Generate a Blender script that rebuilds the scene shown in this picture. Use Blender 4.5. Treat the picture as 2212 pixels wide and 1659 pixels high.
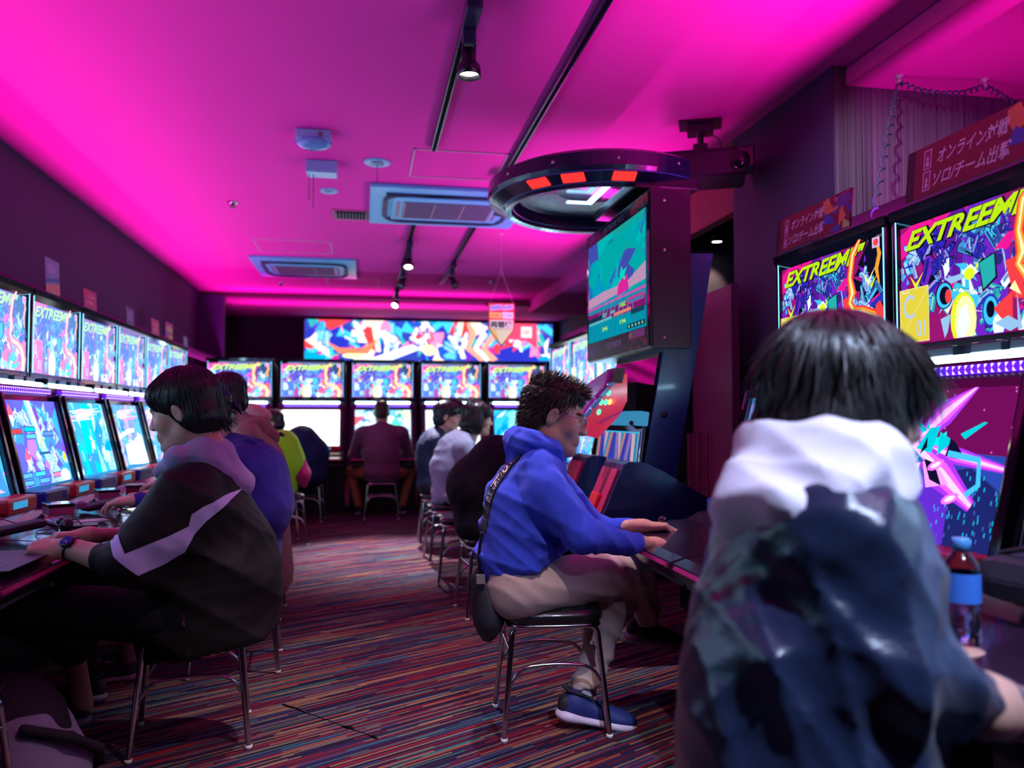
import bpy, bmesh, math, random
import numpy as np
from mathutils import Vector, Matrix, Euler
from mathutils.bvhtree import BVHTree
from mathutils.geometry import tessellate_polygon
for o in list(bpy.data.objects): bpy.data.objects.remove(o)
sc = bpy.context.scene
COL = sc.collection
PI = math.pi
R = math.radians
# ------------------------------------------------------------------ camera
FPX, EYE = 1750.0, 1.15
YAW = math.atan(321 / FPX); PIT = math.atan(70.5 / FPX)
cd = bpy.data.cameras.new('camera'); cam = bpy.data.objects.new('camera', cd); COL.objects.link(cam)
cd.sensor_width = 36; cd.lens = 36 * FPX / 2212; cd.clip_start = .05; cd.clip_end = 60
cam.location = (0, 0, EYE); cam.rotation_euler = (PI / 2 + PIT, 0, -YAW)
cd.dof.use_dof = True; cd.dof.focus_distance = 3.05; cd.dof.aperture_fstop = 1.9
sc.camera = cam
_F = Vector((math.sin(YAW) * math.cos(PIT), math.cos(YAW) * math.cos(PIT), math.sin(PIT)))
_R = Vector((math.cos(YAW), -math.sin(YAW), 0)); _U = _R.cross(_F)
def at(px, py, x=None, y=None, z=None):
    """room point seen at a photo position, on the plane x=, y= or z="""
    r = _F + _R * ((px - 1106) / FPX) + _U * ((829.5 - py) / FPX)
    t = x / r.x if x is not None else y / r.y if y is not None else (z - EYE) / r.z
    return Vector((0, 0, EYE)) + r * t
# ------------------------------------------------------------------ world, exposure
w = bpy.data.worlds.new('world'); sc.world = w; w.use_nodes = True
w.node_tree.nodes['Background'].inputs[0].default_value = (.10, .03, .16, 1)
w.node_tree.nodes['Background'].inputs[1].default_value = .05
vs = sc.view_settings; vs.view_transform = 'Standard'; vs.look = 'None'; vs.gamma = 1; vs.exposure = 0; vs.use_curve_mapping = False
sc.cycles.use_denoising = True; sc.cycles.max_bounces = 6; sc.cycles.diffuse_bounces = 3; sc.cycles.glossy_bounces = 3
sc.cycles.transmission_bounces = 6; sc.cycles.transparent_max_bounces = 8; sc.cycles.caustics_reflective = False; sc.cycles.caustics_refractive = False
sc.cycles.sample_clamp_indirect = 6
# ------------------------------------------------------------------ lights
def area(name, loc, sx, sy, power, color, rot=(0, 0, 0), spread=180):
    l = bpy.data.lights.new(name, 'AREA'); l.shape = 'RECTANGLE'; l.size = sx; l.size_y = sy; l.energy = power; l.color = color; l.spread = R(spread)
    o = bpy.data.objects.new(name, l); o.location = loc; o.rotation_euler = rot; COL.objects.link(o); return o
MAG = (1.0, .03, .72)
area('led_strip_light', (-2.0, 7.3, 1.852), .03, 10.3, 104, MAG, (PI, 0, 0))
area('led_strip_light', (2.0, 2.1, 1.852), .03, 2.5, 66, MAG, (PI, 0, 0))
area('led_strip_light', (2.0, 6.8, 1.852), .03, 2.8, 54, MAG, (PI, 0, 0))
area('led_strip_light', (2.72, 2.4, 1.87), .03, 2.5, 17, MAG, (PI, 0, 0))
area('led_strip_light', (.1, 12.2, 2.72), 4.2, .04, 14, MAG, (PI, 0, 0))
area('led_strip_light', (.1, 13.1, 2.62), 4.2, .04, 16, MAG, (PI, 0, 0))
def spot(name, loc, target, power, color=(1, .86, .80), size=70, blend=.5, rad=.03):
    l = bpy.data.lights.new(name, 'SPOT'); l.energy = power; l.color = color; l.spot_size = R(size); l.spot_blend = blend; l.shadow_soft_size = rad
    o = bpy.data.objects.new(name, l); o.location = loc
    o.rotation_euler = (Vector(target) - Vector(loc)).to_track_quat('-Z', 'Y').to_euler(); COL.objects.link(o); return o

# ------------------------------------------------------------------ materials
M = {}
def nt(m):
    m.use_nodes = True; return m.node_tree, m.node_tree.nodes['Principled BSDF']
def mat(name, color, rough=.5, metal=0, emit=None, es=0, bump=0, bscale=60, spec=None, alpha=None, trans=0, coat=0, sheen=0, stretch=None, vary=0, attr=False):
    if name in M: return M[name]
    m = bpy.data.materials.new(name); M[name] = m
    t, b = nt(m); I = b.inputs
    I['Base Color'].default_value = (*color, 1); I['Roughness'].default_value = rough; I['Metallic'].default_value = metal
    if spec is not None: I['Specular IOR Level'].default_value = spec
    if emit: I['Emission Color'].default_value = (*emit, 1); I['Emission Strength'].default_value = es
    if trans: I['Transmission Weight'].default_value = trans
    if coat: I['Coat Weight'].default_value = coat; I['Coat Roughness'].default_value = .08
    if sheen: I['Sheen Weight'].default_value = sheen; I['Sheen Roughness'].default_value = .5
    if bump or vary:
        tc = t.nodes.new('ShaderNodeTexCoord'); mp = t.nodes.new('ShaderNodeMapping'); nz = t.nodes.new('ShaderNodeTexNoise')
        mp.inputs['Scale'].default_value = stretch or (1, 1, 1); nz.inputs['Scale'].default_value = bscale; nz.inputs['Detail'].default_value = 5
        t.links.new(tc.outputs['Object'], mp.inputs[0]); t.links.new(mp.outputs[0], nz.inputs[0])
        if bump:
            bp = t.nodes.new('ShaderNodeBump'); bp.inputs['Strength'].default_value = bump; bp.inputs['Distance'].default_value = .01
            t.links.new(nz.outputs['Fac'], bp.inputs['Height']); t.links.new(bp.outputs[0], I['Normal'])
        if vary:
            rp = t.nodes.new('ShaderNodeValToRGB'); c0 = [c * (1 - vary) for c in color]; c1 = [min(1, c * (1 + vary)) for c in color]
            rp.color_ramp.elements[0].color = (*c0, 1); rp.color_ramp.elements[0].position = .35; rp.color_ramp.elements[1].color = (*c1, 1); rp.color_ramp.elements[1].position = .65
            t.links.new(nz.outputs['Fac'], rp.inputs[0]); t.links.new(rp.outputs[0], I['Base Color'])
    if attr:
        a = t.nodes.new('ShaderNodeVertexColor'); a.layer_name = 'Col'; t.links.new(a.outputs[0], I['Base Color'])
    return m
def emitmat(name, color, s, attr=False):
    if name in M: return M[name]
    m = bpy.data.materials.new(name); M[name] = m; m.use_nodes = True; t = m.node_tree; t.nodes.clear()
    o = t.nodes.new('ShaderNodeOutputMaterial'); e = t.nodes.new('ShaderNodeEmission'); e.inputs[0].default_value = (*color, 1); e.inputs[1].default_value = s
    if attr:
        a = t.nodes.new('ShaderNodeVertexColor'); a.layer_name = 'Col'; t.links.new(a.outputs[0], e.inputs[0])
    t.links.new(e.outputs[0], o.inputs[0]); return m
BLK = mat('black_plastic', (.012, .012, .018), .28, spec=.6)
GBLK = mat('gloss_black', (.008, .008, .014), .08, coat=.6)
DMET = mat('dark_painted_metal', (.014, .013, .022), .35, bump=.04, bscale=300)
CHR = mat('chrome_tube', (.62, .60, .62), .14, 1)
VIN = mat('black_vinyl_seat', (.012, .010, .014), .22, bump=.12, bscale=40, coat=.3)
WHT = mat('white_plastic', (.72, .74, .74), .35)
REDP = mat('red_plastic', (.62, .035, .04), .35)
BLUP = mat('blue_plastic', (.02, .04, .42), .3)
PNKP = mat('pink_edge', (.55, .03, .22), .25, coat=.5)
GREY = mat('grey_plastic', (.22, .22, .25), .4)

# ------------------------------------------------------------------ object helpers
def link(o, parent=None):
    COL.objects.link(o)
    if parent is not None: o.parent = parent
    return o
def tag(o, label=None, cat=None, group=None, kind=None):
    if label: o['label'] = label
    if cat: o['category'] = cat
    if group: o['group'] = group
    if kind: o['kind'] = kind
    return o
def empty(name, loc=(0, 0, 0), rz=0, label=None, cat=None, group=None):
    o = bpy.data.objects.new(name, None); o.location = loc; o.rotation_euler = (0, 0, rz); o.empty_display_size = .1
    COL.objects.link(o); return tag(o, label, cat, group)
def copy_tree(o, parent=None):
    c = o.copy(); COL.objects.link(c); c.parent = parent
    for ch in list(o.children): copy_tree(ch, c)
    return c
class MB:
    """collects simple shapes, then links them as one mesh object"""
    def __init__(s): s.v = []; s.f = []; s.mi = []; s.sm = []
    def add(s, vs, fs, mi=0, smooth=False):
        n = len(s.v); s.v += [tuple(v) for v in vs]; s.f += [tuple(i + n for i in f) for f in fs]; s.mi += [mi] * len(fs); s.sm += [smooth] * len(fs); return s
    def box(s, a, b, mi=0, bev=0, M4=None):
        x0, y0, z0 = a; x1, y1, z1 = b
        if bev:
            bm = bmesh.new(); bmesh.ops.create_cube(bm, size=1)
            for v in bm.verts: v.co = Vector(((x0 + x1) / 2 + v.co.x * (x1 - x0), (y0 + y1) / 2 + v.co.y * (y1 - y0), (z0 + z1) / 2 + v.co.z * (z1 - z0)))
            bmesh.ops.bevel(bm, geom=bm.edges[:], offset=bev, segments=2, affect='EDGES', profile=.6)
            bm.verts.index_update(); vs = [v.co.copy() for v in bm.verts]; fs = [[v.index for v in f.verts] for f in bm.faces]; bm.free()
        else:
            vs = [Vector(p) for p in ((x0, y0, z0), (x1, y0, z0), (x1, y1, z0), (x0, y1, z0), (x0, y0, z1), (x1, y0, z1), (x1, y1, z1), (x0, y1, z1))]
            fs = [(0, 3, 2, 1), (4, 5, 6, 7), (0, 1, 5, 4), (1, 2, 6, 5), (2, 3, 7, 6), (3, 0, 4, 7)]
        if M4 is not None: vs = [M4 @ v for v in vs]
        return s.add(vs, fs, mi)
    def tube(s, pts, r, n=10, mi=0, closed=False, cap=True, M4=None):
        pts = [Vector(p) for p in pts]; rs = r if isinstance(r, (list, tuple)) else [r] * len(pts)
        vs = []; fs = []; N = len(pts); up = None
        for i, p in enumerate(pts):
            a = pts[(i - 1) % N] if (closed or i) else p; b = pts[(i + 1) % N] if (closed or i < N - 1) else p
            t = (b - a).normalized()
            if up is None: up = Vector((0, 0, 1)) if abs(t.z) < .9 else Vector((1, 0, 0))
            sd = t.cross(up).normalized(); up = sd.cross(t).normalized()
            for k in range(n):
                an = 2 * PI * k / n; q = p + (sd * math.cos(an) + up * math.sin(an)) * rs[i]
                vs.append(M4 @ q if M4 is not None else q)
        for i in range(N if closed else N - 1):
            for k in range(n):
                j = (i + 1) % N; fs.append((i * n + k, i * n + (k + 1) % n, j * n + (k + 1) % n, j * n + k))
        s.add(vs, fs, mi, True)
        if cap and not closed: s.add(vs[:n], [tuple(range(n))[::-1]], mi); s.add(vs[-n:], [tuple(range(n))], mi)
        return s
    def lathe(s, prof, n=24, mi=0, M4=None, smooth=True):
        vs = []; fs = []
        for r, z in prof:
            for k in range(n): vs.append(Vector((r * math.cos(2 * PI * k / n), r * math.sin(2 * PI * k / n), z)))
        if M4 is not None: vs = [M4 @ v for v in vs]
        for i in range(len(prof) - 1):
            for k in range(n): fs.append((i * n + k, i * n + (k + 1) % n, (i + 1) * n + (k + 1) % n, (i + 1) * n + k))
        return s.add(vs, fs, mi, smooth)
    def prism(s, poly, d0, d1, axis='y', mi=0, M4=None):
        """poly: 2D outline; extruded along axis ('x': poly=(y,z); 'y': (x,z); 'z': (x,y))"""
        def mk(p, d): return Vector((d, p[0], p[1])) if axis == 'x' else Vector((p[0], d, p[1])) if axis == 'y' else Vector((p[0], p[1], d))
        n = len(poly); vs = [mk(p, d0) for p in poly] + [mk(p, d1) for p in poly]
        tr = tessellate_polygon([[mk(p, d0) for p in poly]])
        fs = [tuple(t) for t in tr] + [tuple(i + n for i in t[::-1]) for t in tr] + [(i, (i + 1) % n, n + (i + 1) % n, n + i) for i in range(n)]
        if M4 is not None: vs = [M4 @ v for v in vs]
        return s.add(vs, fs, mi)
    def mesh(s, name, mats):
        me = bpy.data.meshes.new(name); me.from_pydata(s.v, [], s.f)
        for m in (mats if isinstance(mats, (list, tuple)) else [mats]): me.materials.append(m)
        me.polygons.foreach_set('material_index', s.mi); me.polygons.foreach_set('use_smooth', s.sm)
        me.update()
        bm = bmesh.new(); bm.from_mesh(me); bmesh.ops.recalc_face_normals(bm, faces=bm.faces); bm.to_mesh(me); bm.free()
        return me
    def build(s, name, mats, parent=None, loc=(0, 0, 0), label=None):
        o = bpy.data.objects.new(name, s.mesh(name, mats)); o.location = loc; link(o, parent)
        if label: o['label'] = label
        return o
def arc(pts, rad=.03, seg=5):
    """round the corners of a polyline"""
    P = [Vector(p) for p in pts]; out = [P[0]]
    for i in range(1, len(P) - 1):
        a = (P[i - 1] - P[i]); b = (P[i + 1] - P[i]); r = min(rad, a.length * .45, b.length * .45)
        p0 = P[i] + a.normalized() * r; p1 = P[i] + b.normalized() * r
        for k in range(seg + 1):
            t = k / seg; out.append(p0 * (1 - t) ** 2 + P[i] * 2 * t * (1 - t) + p1 * t * t)
    out.append(P[-1]); return out
_txt = {}
def text_geo(body, size=1, offset=0, shear=0):
    """triangles of a line of lettering, as 2D verts and faces"""
    key = (body, offset, shear)
    if key not in _txt:
        cu = bpy.data.curves.new('lettering', 'FONT'); cu.body = body; cu.size = 1; cu.offset = offset; cu.shear = shear; cu.resolution_u = 3
        o = bpy.data.objects.new('lettering', cu); COL.objects.link(o)
        dg = bpy.context.evaluated_depsgraph_get(); me = o.evaluated_get(dg).to_mesh()
        _txt[key] = ([(v.co.x, v.co.y) for v in me.vertices], [tuple(p.vertices) for p in me.polygons])
        o.evaluated_get(dg).to_mesh_clear(); bpy.data.objects.remove(o); bpy.data.curves.remove(cu)
    v, f = _txt[key]
    x0 = min(p[0] for p in v); y0 = min(p[1] for p in v)
    return [((a - x0) * size, (b - y0) * size) for a, b in v], f
def text_fit(body, wd, ht, offset=0, shear=0):
    v, f = text_geo(body, 1, offset, shear); X = max(p[0] for p in v); Y = max(p[1] for p in v)
    return [(a / X * wd, b / Y * ht) for a, b in v], f

# ------------------------------------------------------------------ flat artwork (printed film and game pictures) as coloured shapes on a panel
class Art:
    def __init__(s, w, h): s.w = w; s.h = h; s.v = []; s.f = []; s.c = []; s.k = 0
    def poly(s, pts, col, tri=None):
        s.k += 1; z = s.k * 2e-5; n = len(s.v)
        pts = [(min(max(x, 0), s.w), min(max(y, 0), s.h)) for x, y in pts]
        s.v += [(x, y, z) for x, y in pts]
        if tri is None: tri = tessellate_polygon([[Vector((x, y, 0)) for x, y in pts]])
        for t in tri:
            s.f.append(tuple(n + i for i in t)); s.c.append(col)
        return s
    def rect(s, x0, y0, x1, y1, col): return s.poly([(x0, y0), (x1, y0), (x1, y1), (x0, y1)], col, [(0, 1, 2, 3)])
    def ell(s, x, y, rx, ry, col, n=18, a=0):
        ca, sa = math.cos(a), math.sin(a)
        return s.poly([(x + rx * math.cos(t) * ca - ry * math.sin(t) * sa, y + rx * math.cos(t) * sa + ry * math.sin(t) * ca) for t in [2 * PI * k / n for k in range(n)]], col, [tuple(range(n))])
    def text(s, body, x, y, wd, ht, col, offset=0, shear=0, slope=0):
        v, f = text_fit(body, wd, ht, offset, shear)
        return s.poly([(x + a, y + b + slope * a) for a, b in v], col, f)
    def stroke(s, pts, wd, col):
        n = len(pts); L = []; Rr = []
        for i, p in enumerate(pts):
            a = pts[max(i - 1, 0)]; b = pts[min(i + 1, n - 1)]; dx, dy = b[0] - a[0], b[1] - a[1]; l = math.hypot(dx, dy) or 1
            ww = (wd[i] if isinstance(wd, (list, tuple)) else wd) / 2; L.append((p[0] - dy / l * ww, p[1] + dx / l * ww)); Rr.append((p[0] + dy / l * ww, p[1] - dx / l * ww))
        return s.poly(L + Rr, col, [(i, i + 1, n + i + 1, n + i) for i in range(n - 1)])
    def mesh(s, name, mt, gain=1):
        me = bpy.data.meshes.new(name); me.from_pydata(s.v, [], s.f); me.materials.append(mt)
        ca = me.color_attributes.new('Col', 'FLOAT_COLOR', 'CORNER'); buf = []
        for f, c in zip(s.f, s.c): buf += [c[0] * gain, c[1] * gain, c[2] * gain, 1] * len(f)
        ca.data.foreach_set('color', buf); me.update(); return me
def lerp(a, b, t): return tuple(x + (y - x) * t for x, y in zip(a, b))
def shard(A, rnd, x, y, r, col, n=None, stretch=1, ang=0):
    n = n or rnd.randint(3, 6); ts = sorted(rnd.random() for _ in range(n)); ca, sa = math.cos(ang), math.sin(ang); pts = []
    for t in ts:
        rr = r * rnd.uniform(.55, 1.1); px, py = rr * math.cos(2 * PI * t) * stretch, rr * math.sin(2 * PI * t); pts.append((x + px * ca - py * sa, y + px * sa + py * ca))
    A.poly(pts, col)
# palette of the printed film
CY = (.05, .55, .95); TE = (.02, .42, .42); DB = (.02, .03, .45); VI = (.16, .02, .55); MG = (.85, .01, .30); RD = (.9, .05, .06); YE = (.75, .95, .02); WH = (.85, .95, 1.0); BK = (.004, .004, .02); OR = (1., .35, .03); PK = (1, .25, .5); LB = (.30, .55, .85); YW = (1, .95, .45)
def machine_figure(A, rnd, x, y, s, pal):
    """a generic armoured figure built from slabs"""
    body, trim, dark = pal
    for k in range(9):   # cluster of plates with dark edges
        an = rnd.uniform(0, 2 * PI); d = s * rnd.uniform(.0, .8); px, py = x + d * math.cos(an) * .7, y + d * math.sin(an)
        a = rnd.uniform(-1.2, 1.2) + PI / 2; L = s * rnd.uniform(.25, .55); W = s * rnd.uniform(.09, .2); ca, sa = math.cos(a), math.sin(a)
        q = [(-L, -W), (L * .7, -W * .8), (L, 0), (L * .8, W), (-L * .9, W * .7)]
        def tr(g, e): return [(px + (u * g) * ca - (v * g) * sa, py + (u * g) * sa + (v * g) * ca) for u, v in q]
        A.poly(tr(1.12, 0), dark); A.poly(tr(1, 0), body if k % 3 else trim)
        A.poly([(px + u * .8 * ca - (v * .4 + W * .3) * sa, py + u * .8 * sa + (v * .4 + W * .3) * ca) for u, v in q], lerp(body, WH, .35) if k % 2 else lerp(body, dark, .5))
def marquee_art(w, h, card=None, seed=1, hot=1.0, wash=0.0):
    A = Art(w, h); rnd = random.Random(seed); X = lambda u: u * w; Y = lambda v: v * h
    A.rect(0, 0, w, h, (.30, .008, .16))
    for k in range(26): shard(A, rnd, X(rnd.random()), Y(rnd.random()), rnd.uniform(.05, .13), rnd.choice([VI, DB, MG, (.35, .01, .2), BK, (.1, .01, .3)]), stretch=1.8, ang=rnd.uniform(0, PI))
    A.poly([(X(.38), Y(.0)), (X(.62), Y(0)), (X(.66), Y(.75)), (X(.5), Y(.95)), (X(.4), Y(.7))], VI)
    figs = [(.07, .62, .10, (LB, CY, DB)), (.05, .35, .09, (MG, RD, BK)), (.26, .66, .15, ((.03, .02, .5), VI, BK)), (.30, .50, .10, (VI, DB, BK)), (.45, .70, .12, ((.06, .3, .7), CY, BK)),
            (.60, .66, .11, ((.04, .1, .5), CY, BK)), (.70, .42, .12, (LB, WH, DB)), (.86, .55, .12, ((.04, .25, .55), CY, BK)), (.17, .30, .10, (TE, CY, DB)), (.40, .28, .13, (WH, CY, TE)),
            (.55, .22, .11, (TE, LB, DB)), (.80, .25, .12, (LB, WH, DB)), (.93, .25, .09, (DB, CY, BK))]
    for fx, fy, s, pal in figs: machine_figure(A, rnd, X(fx), Y(fy), s * h * 1.9, pal)
    for k in range(46): shard(A, rnd, X(rnd.random()), Y(rnd.uniform(.05, .75)), rnd.uniform(.008, .035), rnd.choice([BK, BK, DB, (.03, .02, .2), TE, CY, MG, LB, VI, WH, YE]), stretch=2.4, ang=rnd.uniform(0, PI))
    A.text('EXTREEMF"', X(.055), Y(.735), w * .80, h * .17, BK, .06, .45, .03)
    A.text('EXTREEMF"', X(.05), Y(.745), w * .79, h * .155, (.50, .80, .01), .035, .45, .03)
    for fx, fy, s in ((.27, .60, .11), (.50, .64, .10), (.40, .74, .05), (.64, .74, .06)): machine_figure(A, rnd, X(fx), Y(fy), s * h * 1.5, ((.03, .03, .5), VI, BK))
    for fx in (.12, .47, .88):       # yellow crests
        fy = .42 if fx < .5 else .5
        A.poly([(X(fx - .04), Y(fy + .12)), (X(fx), Y(fy)), (X(fx + .05), Y(fy + .13)), (X(fx), Y(fy + .05))], YE)
    A.poly([(X(.50), Y(.52)), (X(.59), Y(.56)), (X(.60), Y(.38)), (X(.52), Y(.30))], BK); A.poly([(X(.505), Y(.51)), (X(.585), Y(.55)), (X(.59), Y(.39)), (X(.525), Y(.32))], TE)
    A.poly([(X(.64), Y(.48)), (X(.70), Y(.5)), (X(.74), Y(.2)), (X(.68), Y(.22))], RD)
    A.ell(X(.30), Y(.33), .055 * w, .06 * w, BK); A.ell(X(.30), Y(.33), .048 * w, .055 * w, CY); A.ell(X(.305), Y(.33), .034 * w, .04 * w, BK); A.ell(X(.325), Y(.32), .02 * w, .03 * w, RD)
    A.poly([(X(.34), Y(.36)), (X(.50), Y(.28)), (X(.49), Y(.20)), (X(.35), Y(.29))], CY)
    A.poly([(X(.40), Y(.47)), (X(.46), Y(.52)), (X(.50), Y(.45)), (X(.46), Y(.42))], WH)
    A.ell(X(.45), Y(.45), .03 * w, .025 * w, YE)
    A.ell(X(.41), Y(.13), .075 * w, .2 * h, YE); A.ell(X(.42), Y(.12), .06 * w, .18 * h, YW); A.poly([(X(.39), Y(.2)), (X(.43), Y(.24)), (X(.45), Y(.1)), (X(.42), Y(0)), (X(.37), Y(0))], WH)
    A.ell(X(.56), Y(.16), .045 * w, .12 * h, DB); A.ell(X(.56), Y(.16), .038 * w, .1 * h, CY); A.ell(X(.56), Y(.17), .022 * w, .06 * h, BK)
    A.ell(X(.60), Y(.05), .03 * w, .08 * h, WH); A.poly([(X(.70), Y(0)), (X(.74), Y(.16)), (X(.79), Y(.05)), (X(.8), Y(0))], WH)
    for k in range(14): shard(A, rnd, X(rnd.uniform(.62, 1)), Y(rnd.uniform(0, .34)), rnd.uniform(.02, .05), rnd.choice([WH, CY, LB, RD, PK, YW]), stretch=2, ang=rnd.uniform(0, PI))
    # orange flame swirl on the right
    def sw(c, wd, dx=0): A.stroke([(X(a + dx), Y(b)) for a, b in ((.80, .98), (.735, .86), (.71, .66), (.73, .52), (.705, .44), (.74, .36), (.82, .34), (.90, .28), (.945, .15), (.93, .0))], wd, c)
    sw(RD, [w * q for q in (.02, .05, .05, .07, .05, .06, .06, .08, .10, .10)]); sw(OR, [w * q for q in (.012, .035, .03, .05, .03, .04, .04, .055, .07, .07)]); sw(YW, [w * q for q in (.004, .012, .01, .02, .01, .014, .014, .02, .03, .03)])
    A.stroke([(X(.93), Y(.95)), (X(.955), Y(.8)), (X(.93), Y(.68)), (X(.95), Y(.55))], [w * .01, w * .03, w * .03, w * .01], OR)
    machine_figure(A, rnd, X(.86), Y(.58), .1 * h * 1.5, (LB, CY, DB)); A.poly([(X(.82), Y(.68)), (X(.865), Y(.55)), (X(.92), Y(.7)), (X(.866), Y(.6))], YW)
    A.rect(X(.90), Y(.86), X(.96), Y(.95), (.6, .45, .75)); A.ell(X(.93), Y(.905), .02 * w, .03 * h, RD)
    if card:
        cc, l1, l2, fg = card
        A.rect(X(.008), Y(.01), X(.205), Y(.44), lerp(cc, WH, .25)); A.rect(X(.014), Y(.02), X(.2), Y(.43), cc)
        A.stroke([(X(.014), Y(.05)), (X(.2), Y(.42))], .002, lerp(cc, WH, .5))
        A.text(l1, X(.035), Y(.2), w * .075, h * .19, fg, .01); A.text(l2, X(.12), Y(.05), w * .06, h * .13, fg, .01)
        A.text('Panel', X(.025), Y(.405), w * .05, h * .02, WH)
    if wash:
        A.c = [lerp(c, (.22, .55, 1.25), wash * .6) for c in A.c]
    return A
def screen_art(w, h, style, seed=3):
    A = Art(w, h); rnd = random.Random(seed); X = lambda u: u * w; Y = lambda v: v * h
    blu, teal, pale = (.02, .22, .85), (.0, .50, .62), (.42, .75, 1.0)
    if style == 'flash':
        A0 = screen_art(w, h, 'blue', seed); A.v, A.f, A.c, A.k = A0.v, A0.f, A0.c, A0.k
        A.poly([(X(.25), Y(.08)), (X(.75), Y(.05)), (X(.78), Y(.5)), (X(.6), Y(.42)), (X(.28), Y(.38))], (1.4, 1.5, 1.3)); A.poly([(X(.72), Y(.05)), (X(.97), Y(.05)), (X(.93), Y(.5)), (X(.8), Y(.55))], (1.4, 1.5, 1.3)); A.stroke([(X(.12), Y(.5)), (X(.45), Y(.58)), (X(.7), Y(.6))], .03, WH)
    elif style == 'versus':
        A.rect(0, 0, w, h, (.12, .12, .75))
        for k in range(40): shard(A, rnd, X(rnd.random()), Y(rnd.random()), rnd.uniform(.03, .13), rnd.choice([(.22, .06, .75), (.05, .3, .9), (.3, .5, .95), (.45, .2, .75), (.03, .4, .75), (.1, .1, .6)]), stretch=1.6, ang=rnd.uniform(0, PI))
        A.poly([(X(.40), Y(1)), (X(.50), Y(1)), (X(.62), Y(.45)), (X(.86), Y(0)), (X(.74), Y(0)), (X(.5), Y(.45))], (.35, .85, .9)); A.poly([(X(.46), Y(1)), (X(.50), Y(1)), (X(.56), Y(.5)), (X(.5), Y(.5))], (.85, .65, .9))
        for fx, fy in ((.22, .8), (.34, .75), (.62, .78), (.8, .7), (.25, .3), (.42, .28), (.7, .33), (.6, .22)): machine_figure(A, rnd, X(fx), Y(fy), h * .16, ((.5, .65, .95), (.3, .75, .95), (.05, .1, .5)))
        for fx, fy in ((.10, .86), (.22, .37)):
            A.poly([(X(fx - .05), Y(fy)), (X(fx), Y(fy + .1)), (X(fx + .05), Y(fy)), (X(fx + .04), Y(fy - .05)), (X(fx - .04), Y(fy - .05))], (.95, .12, .25)); A.poly([(X(fx - .035), Y(fy - .03)), (X(fx + .035), Y(fy - .03)), (X(fx + .01), Y(fy - .15)), (X(fx - .01), Y(fy - .15))], (.8, .8, .98))
        for (x, y, c) in ((.03, .62, RD), (.27, .64, (.0, .55, .6)), (.27, .56, (.1, .5, .6)), (.6, .58, (.1, .25, .6)), (.03, .14, (.1, .4, .7)), (.27, .14, (.05, .6, .7)), (.03, .06, (.1, .4, .7)), (.32, .06, (.1, .4, .7)), (.6, .1, (.9, .2, .4))):
            A.rect(X(x), Y(y), X(x + .2), Y(y + .065), (.02, .05, .3)); A.rect(X(x + .01), Y(y + .01), X(x + .19), Y(y + .055), c)
        A.rect(X(.44), Y(.38), X(.64), Y(.41), (.02, .1, .3))
        A.text('VS', X(.46), Y(.44), w * .15, h * .13, (.02, .3, .3), .03, .3); A.text('VS', X(.455), Y(.447), w * .15, h * .13, (.55, 1, .45), .02, .3)
        A.ell(X(.92), Y(.33), .03 * w, .06 * h, YE); A.ell(X(.85), Y(.1), .1 * w, .09 * h, (.6, .85, .9))
        A.rect(X(0), Y(0), X(1), Y(.045), (.02, .10, .28))
    elif style in ('teal', 'blue'):
        A.rect(0, 0, w, h, (.05, .40, .85))
        cs = [(.0, .55, .62), (.0, .6, .7), (.25, .65, .95), (.5, .8, 1), (.03, .3, .8), (.3, .5, .9), (.0, .35, .7)] if style == 'teal' else [(.25, .3, .9), (.5, .4, .9), (.05, .25, .8), (.5, .7, 1), (.1, .45, .9)]
        for k in range(46): shard(A, rnd, X(rnd.random()), Y(rnd.random()), rnd.uniform(.05, .17), rnd.choice(cs), stretch=rnd.choice([.5, 1, 2.5]), ang=rnd.choice([.1, 1.5, 1.7, .3]))
        for k in range(4): x = rnd.uniform(.2, .7); A.poly([(X(x), Y(.85)), (X(x + .09), Y(.85)), (X(x + .05), Y(.35)), (X(x - .03), Y(.3))], cs[k % 2])
        for k in range(8): A.stroke([(X(rnd.uniform(.0, .5)), Y(.9 - k * .02)), (X(rnd.uniform(.5, 1)), Y(.93 - k * .02))], .006, rnd.choice([WH, PK, pale]))
        A.ell(X(.45), Y(.88), .22 * w, .04 * h, (1, .55, .6)); A.ell(X(.4), Y(.82), .18 * w, .03 * h, WH)
        machine_figure(A, rnd, X(.5), Y(.42), h * .15, ((.55, .7, 1), WH, (.1, .2, .6)))
        for k in range(10): A.ell(X(rnd.random()), Y(rnd.uniform(.1, .6)), .01 * w, .015 * h, rnd.choice([WH, YW, PK]))
        A.rect(0, 0, w, Y(.05), (.03, .22, .5))
    elif style == 'white':
        A.rect(0, 0, w, h, (1.25, 1.3, 1.15)); A.rect(X(.0), Y(.02), X(1), Y(.04), (1, .9, 1))
        for k in range(4): A.ell(X(.22 + k * .03), Y(.48), .006 * w, .008 * h, (.4, .9, .8))
        A.rect(X(.6), Y(.5), X(.67), Y(.52), (1.1, 1.1, .9)); A.rect(X(.6), Y(.62), X(.67), Y(.625), (1.1, .9, .9))
    elif style == 'fight':
        A.rect(0, 0, w, h, (.5, .8, .95))
        for k in range(50): shard(A, rnd, X(rnd.random()), Y(rnd.random()), rnd.uniform(.03, .13), rnd.choice([WH, (.95, .98, 1), (.1, .8, .5), (.9, .1, .15), (.15, .5, .9), (.1, .6, .7), YW, (.05, .2, .6)]), stretch=2, ang=rnd.uniform(0, PI))
        A.poly([(X(.35), Y(.5)), (X(.6), Y(.85)), (X(.72), Y(.8)), (X(.55), Y(.45))], WH); A.poly([(X(.1), Y(.2)), (X(.2), Y(.7)), (X(.42), Y(.5)), (X(.3), Y(.1))], WH)
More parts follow.
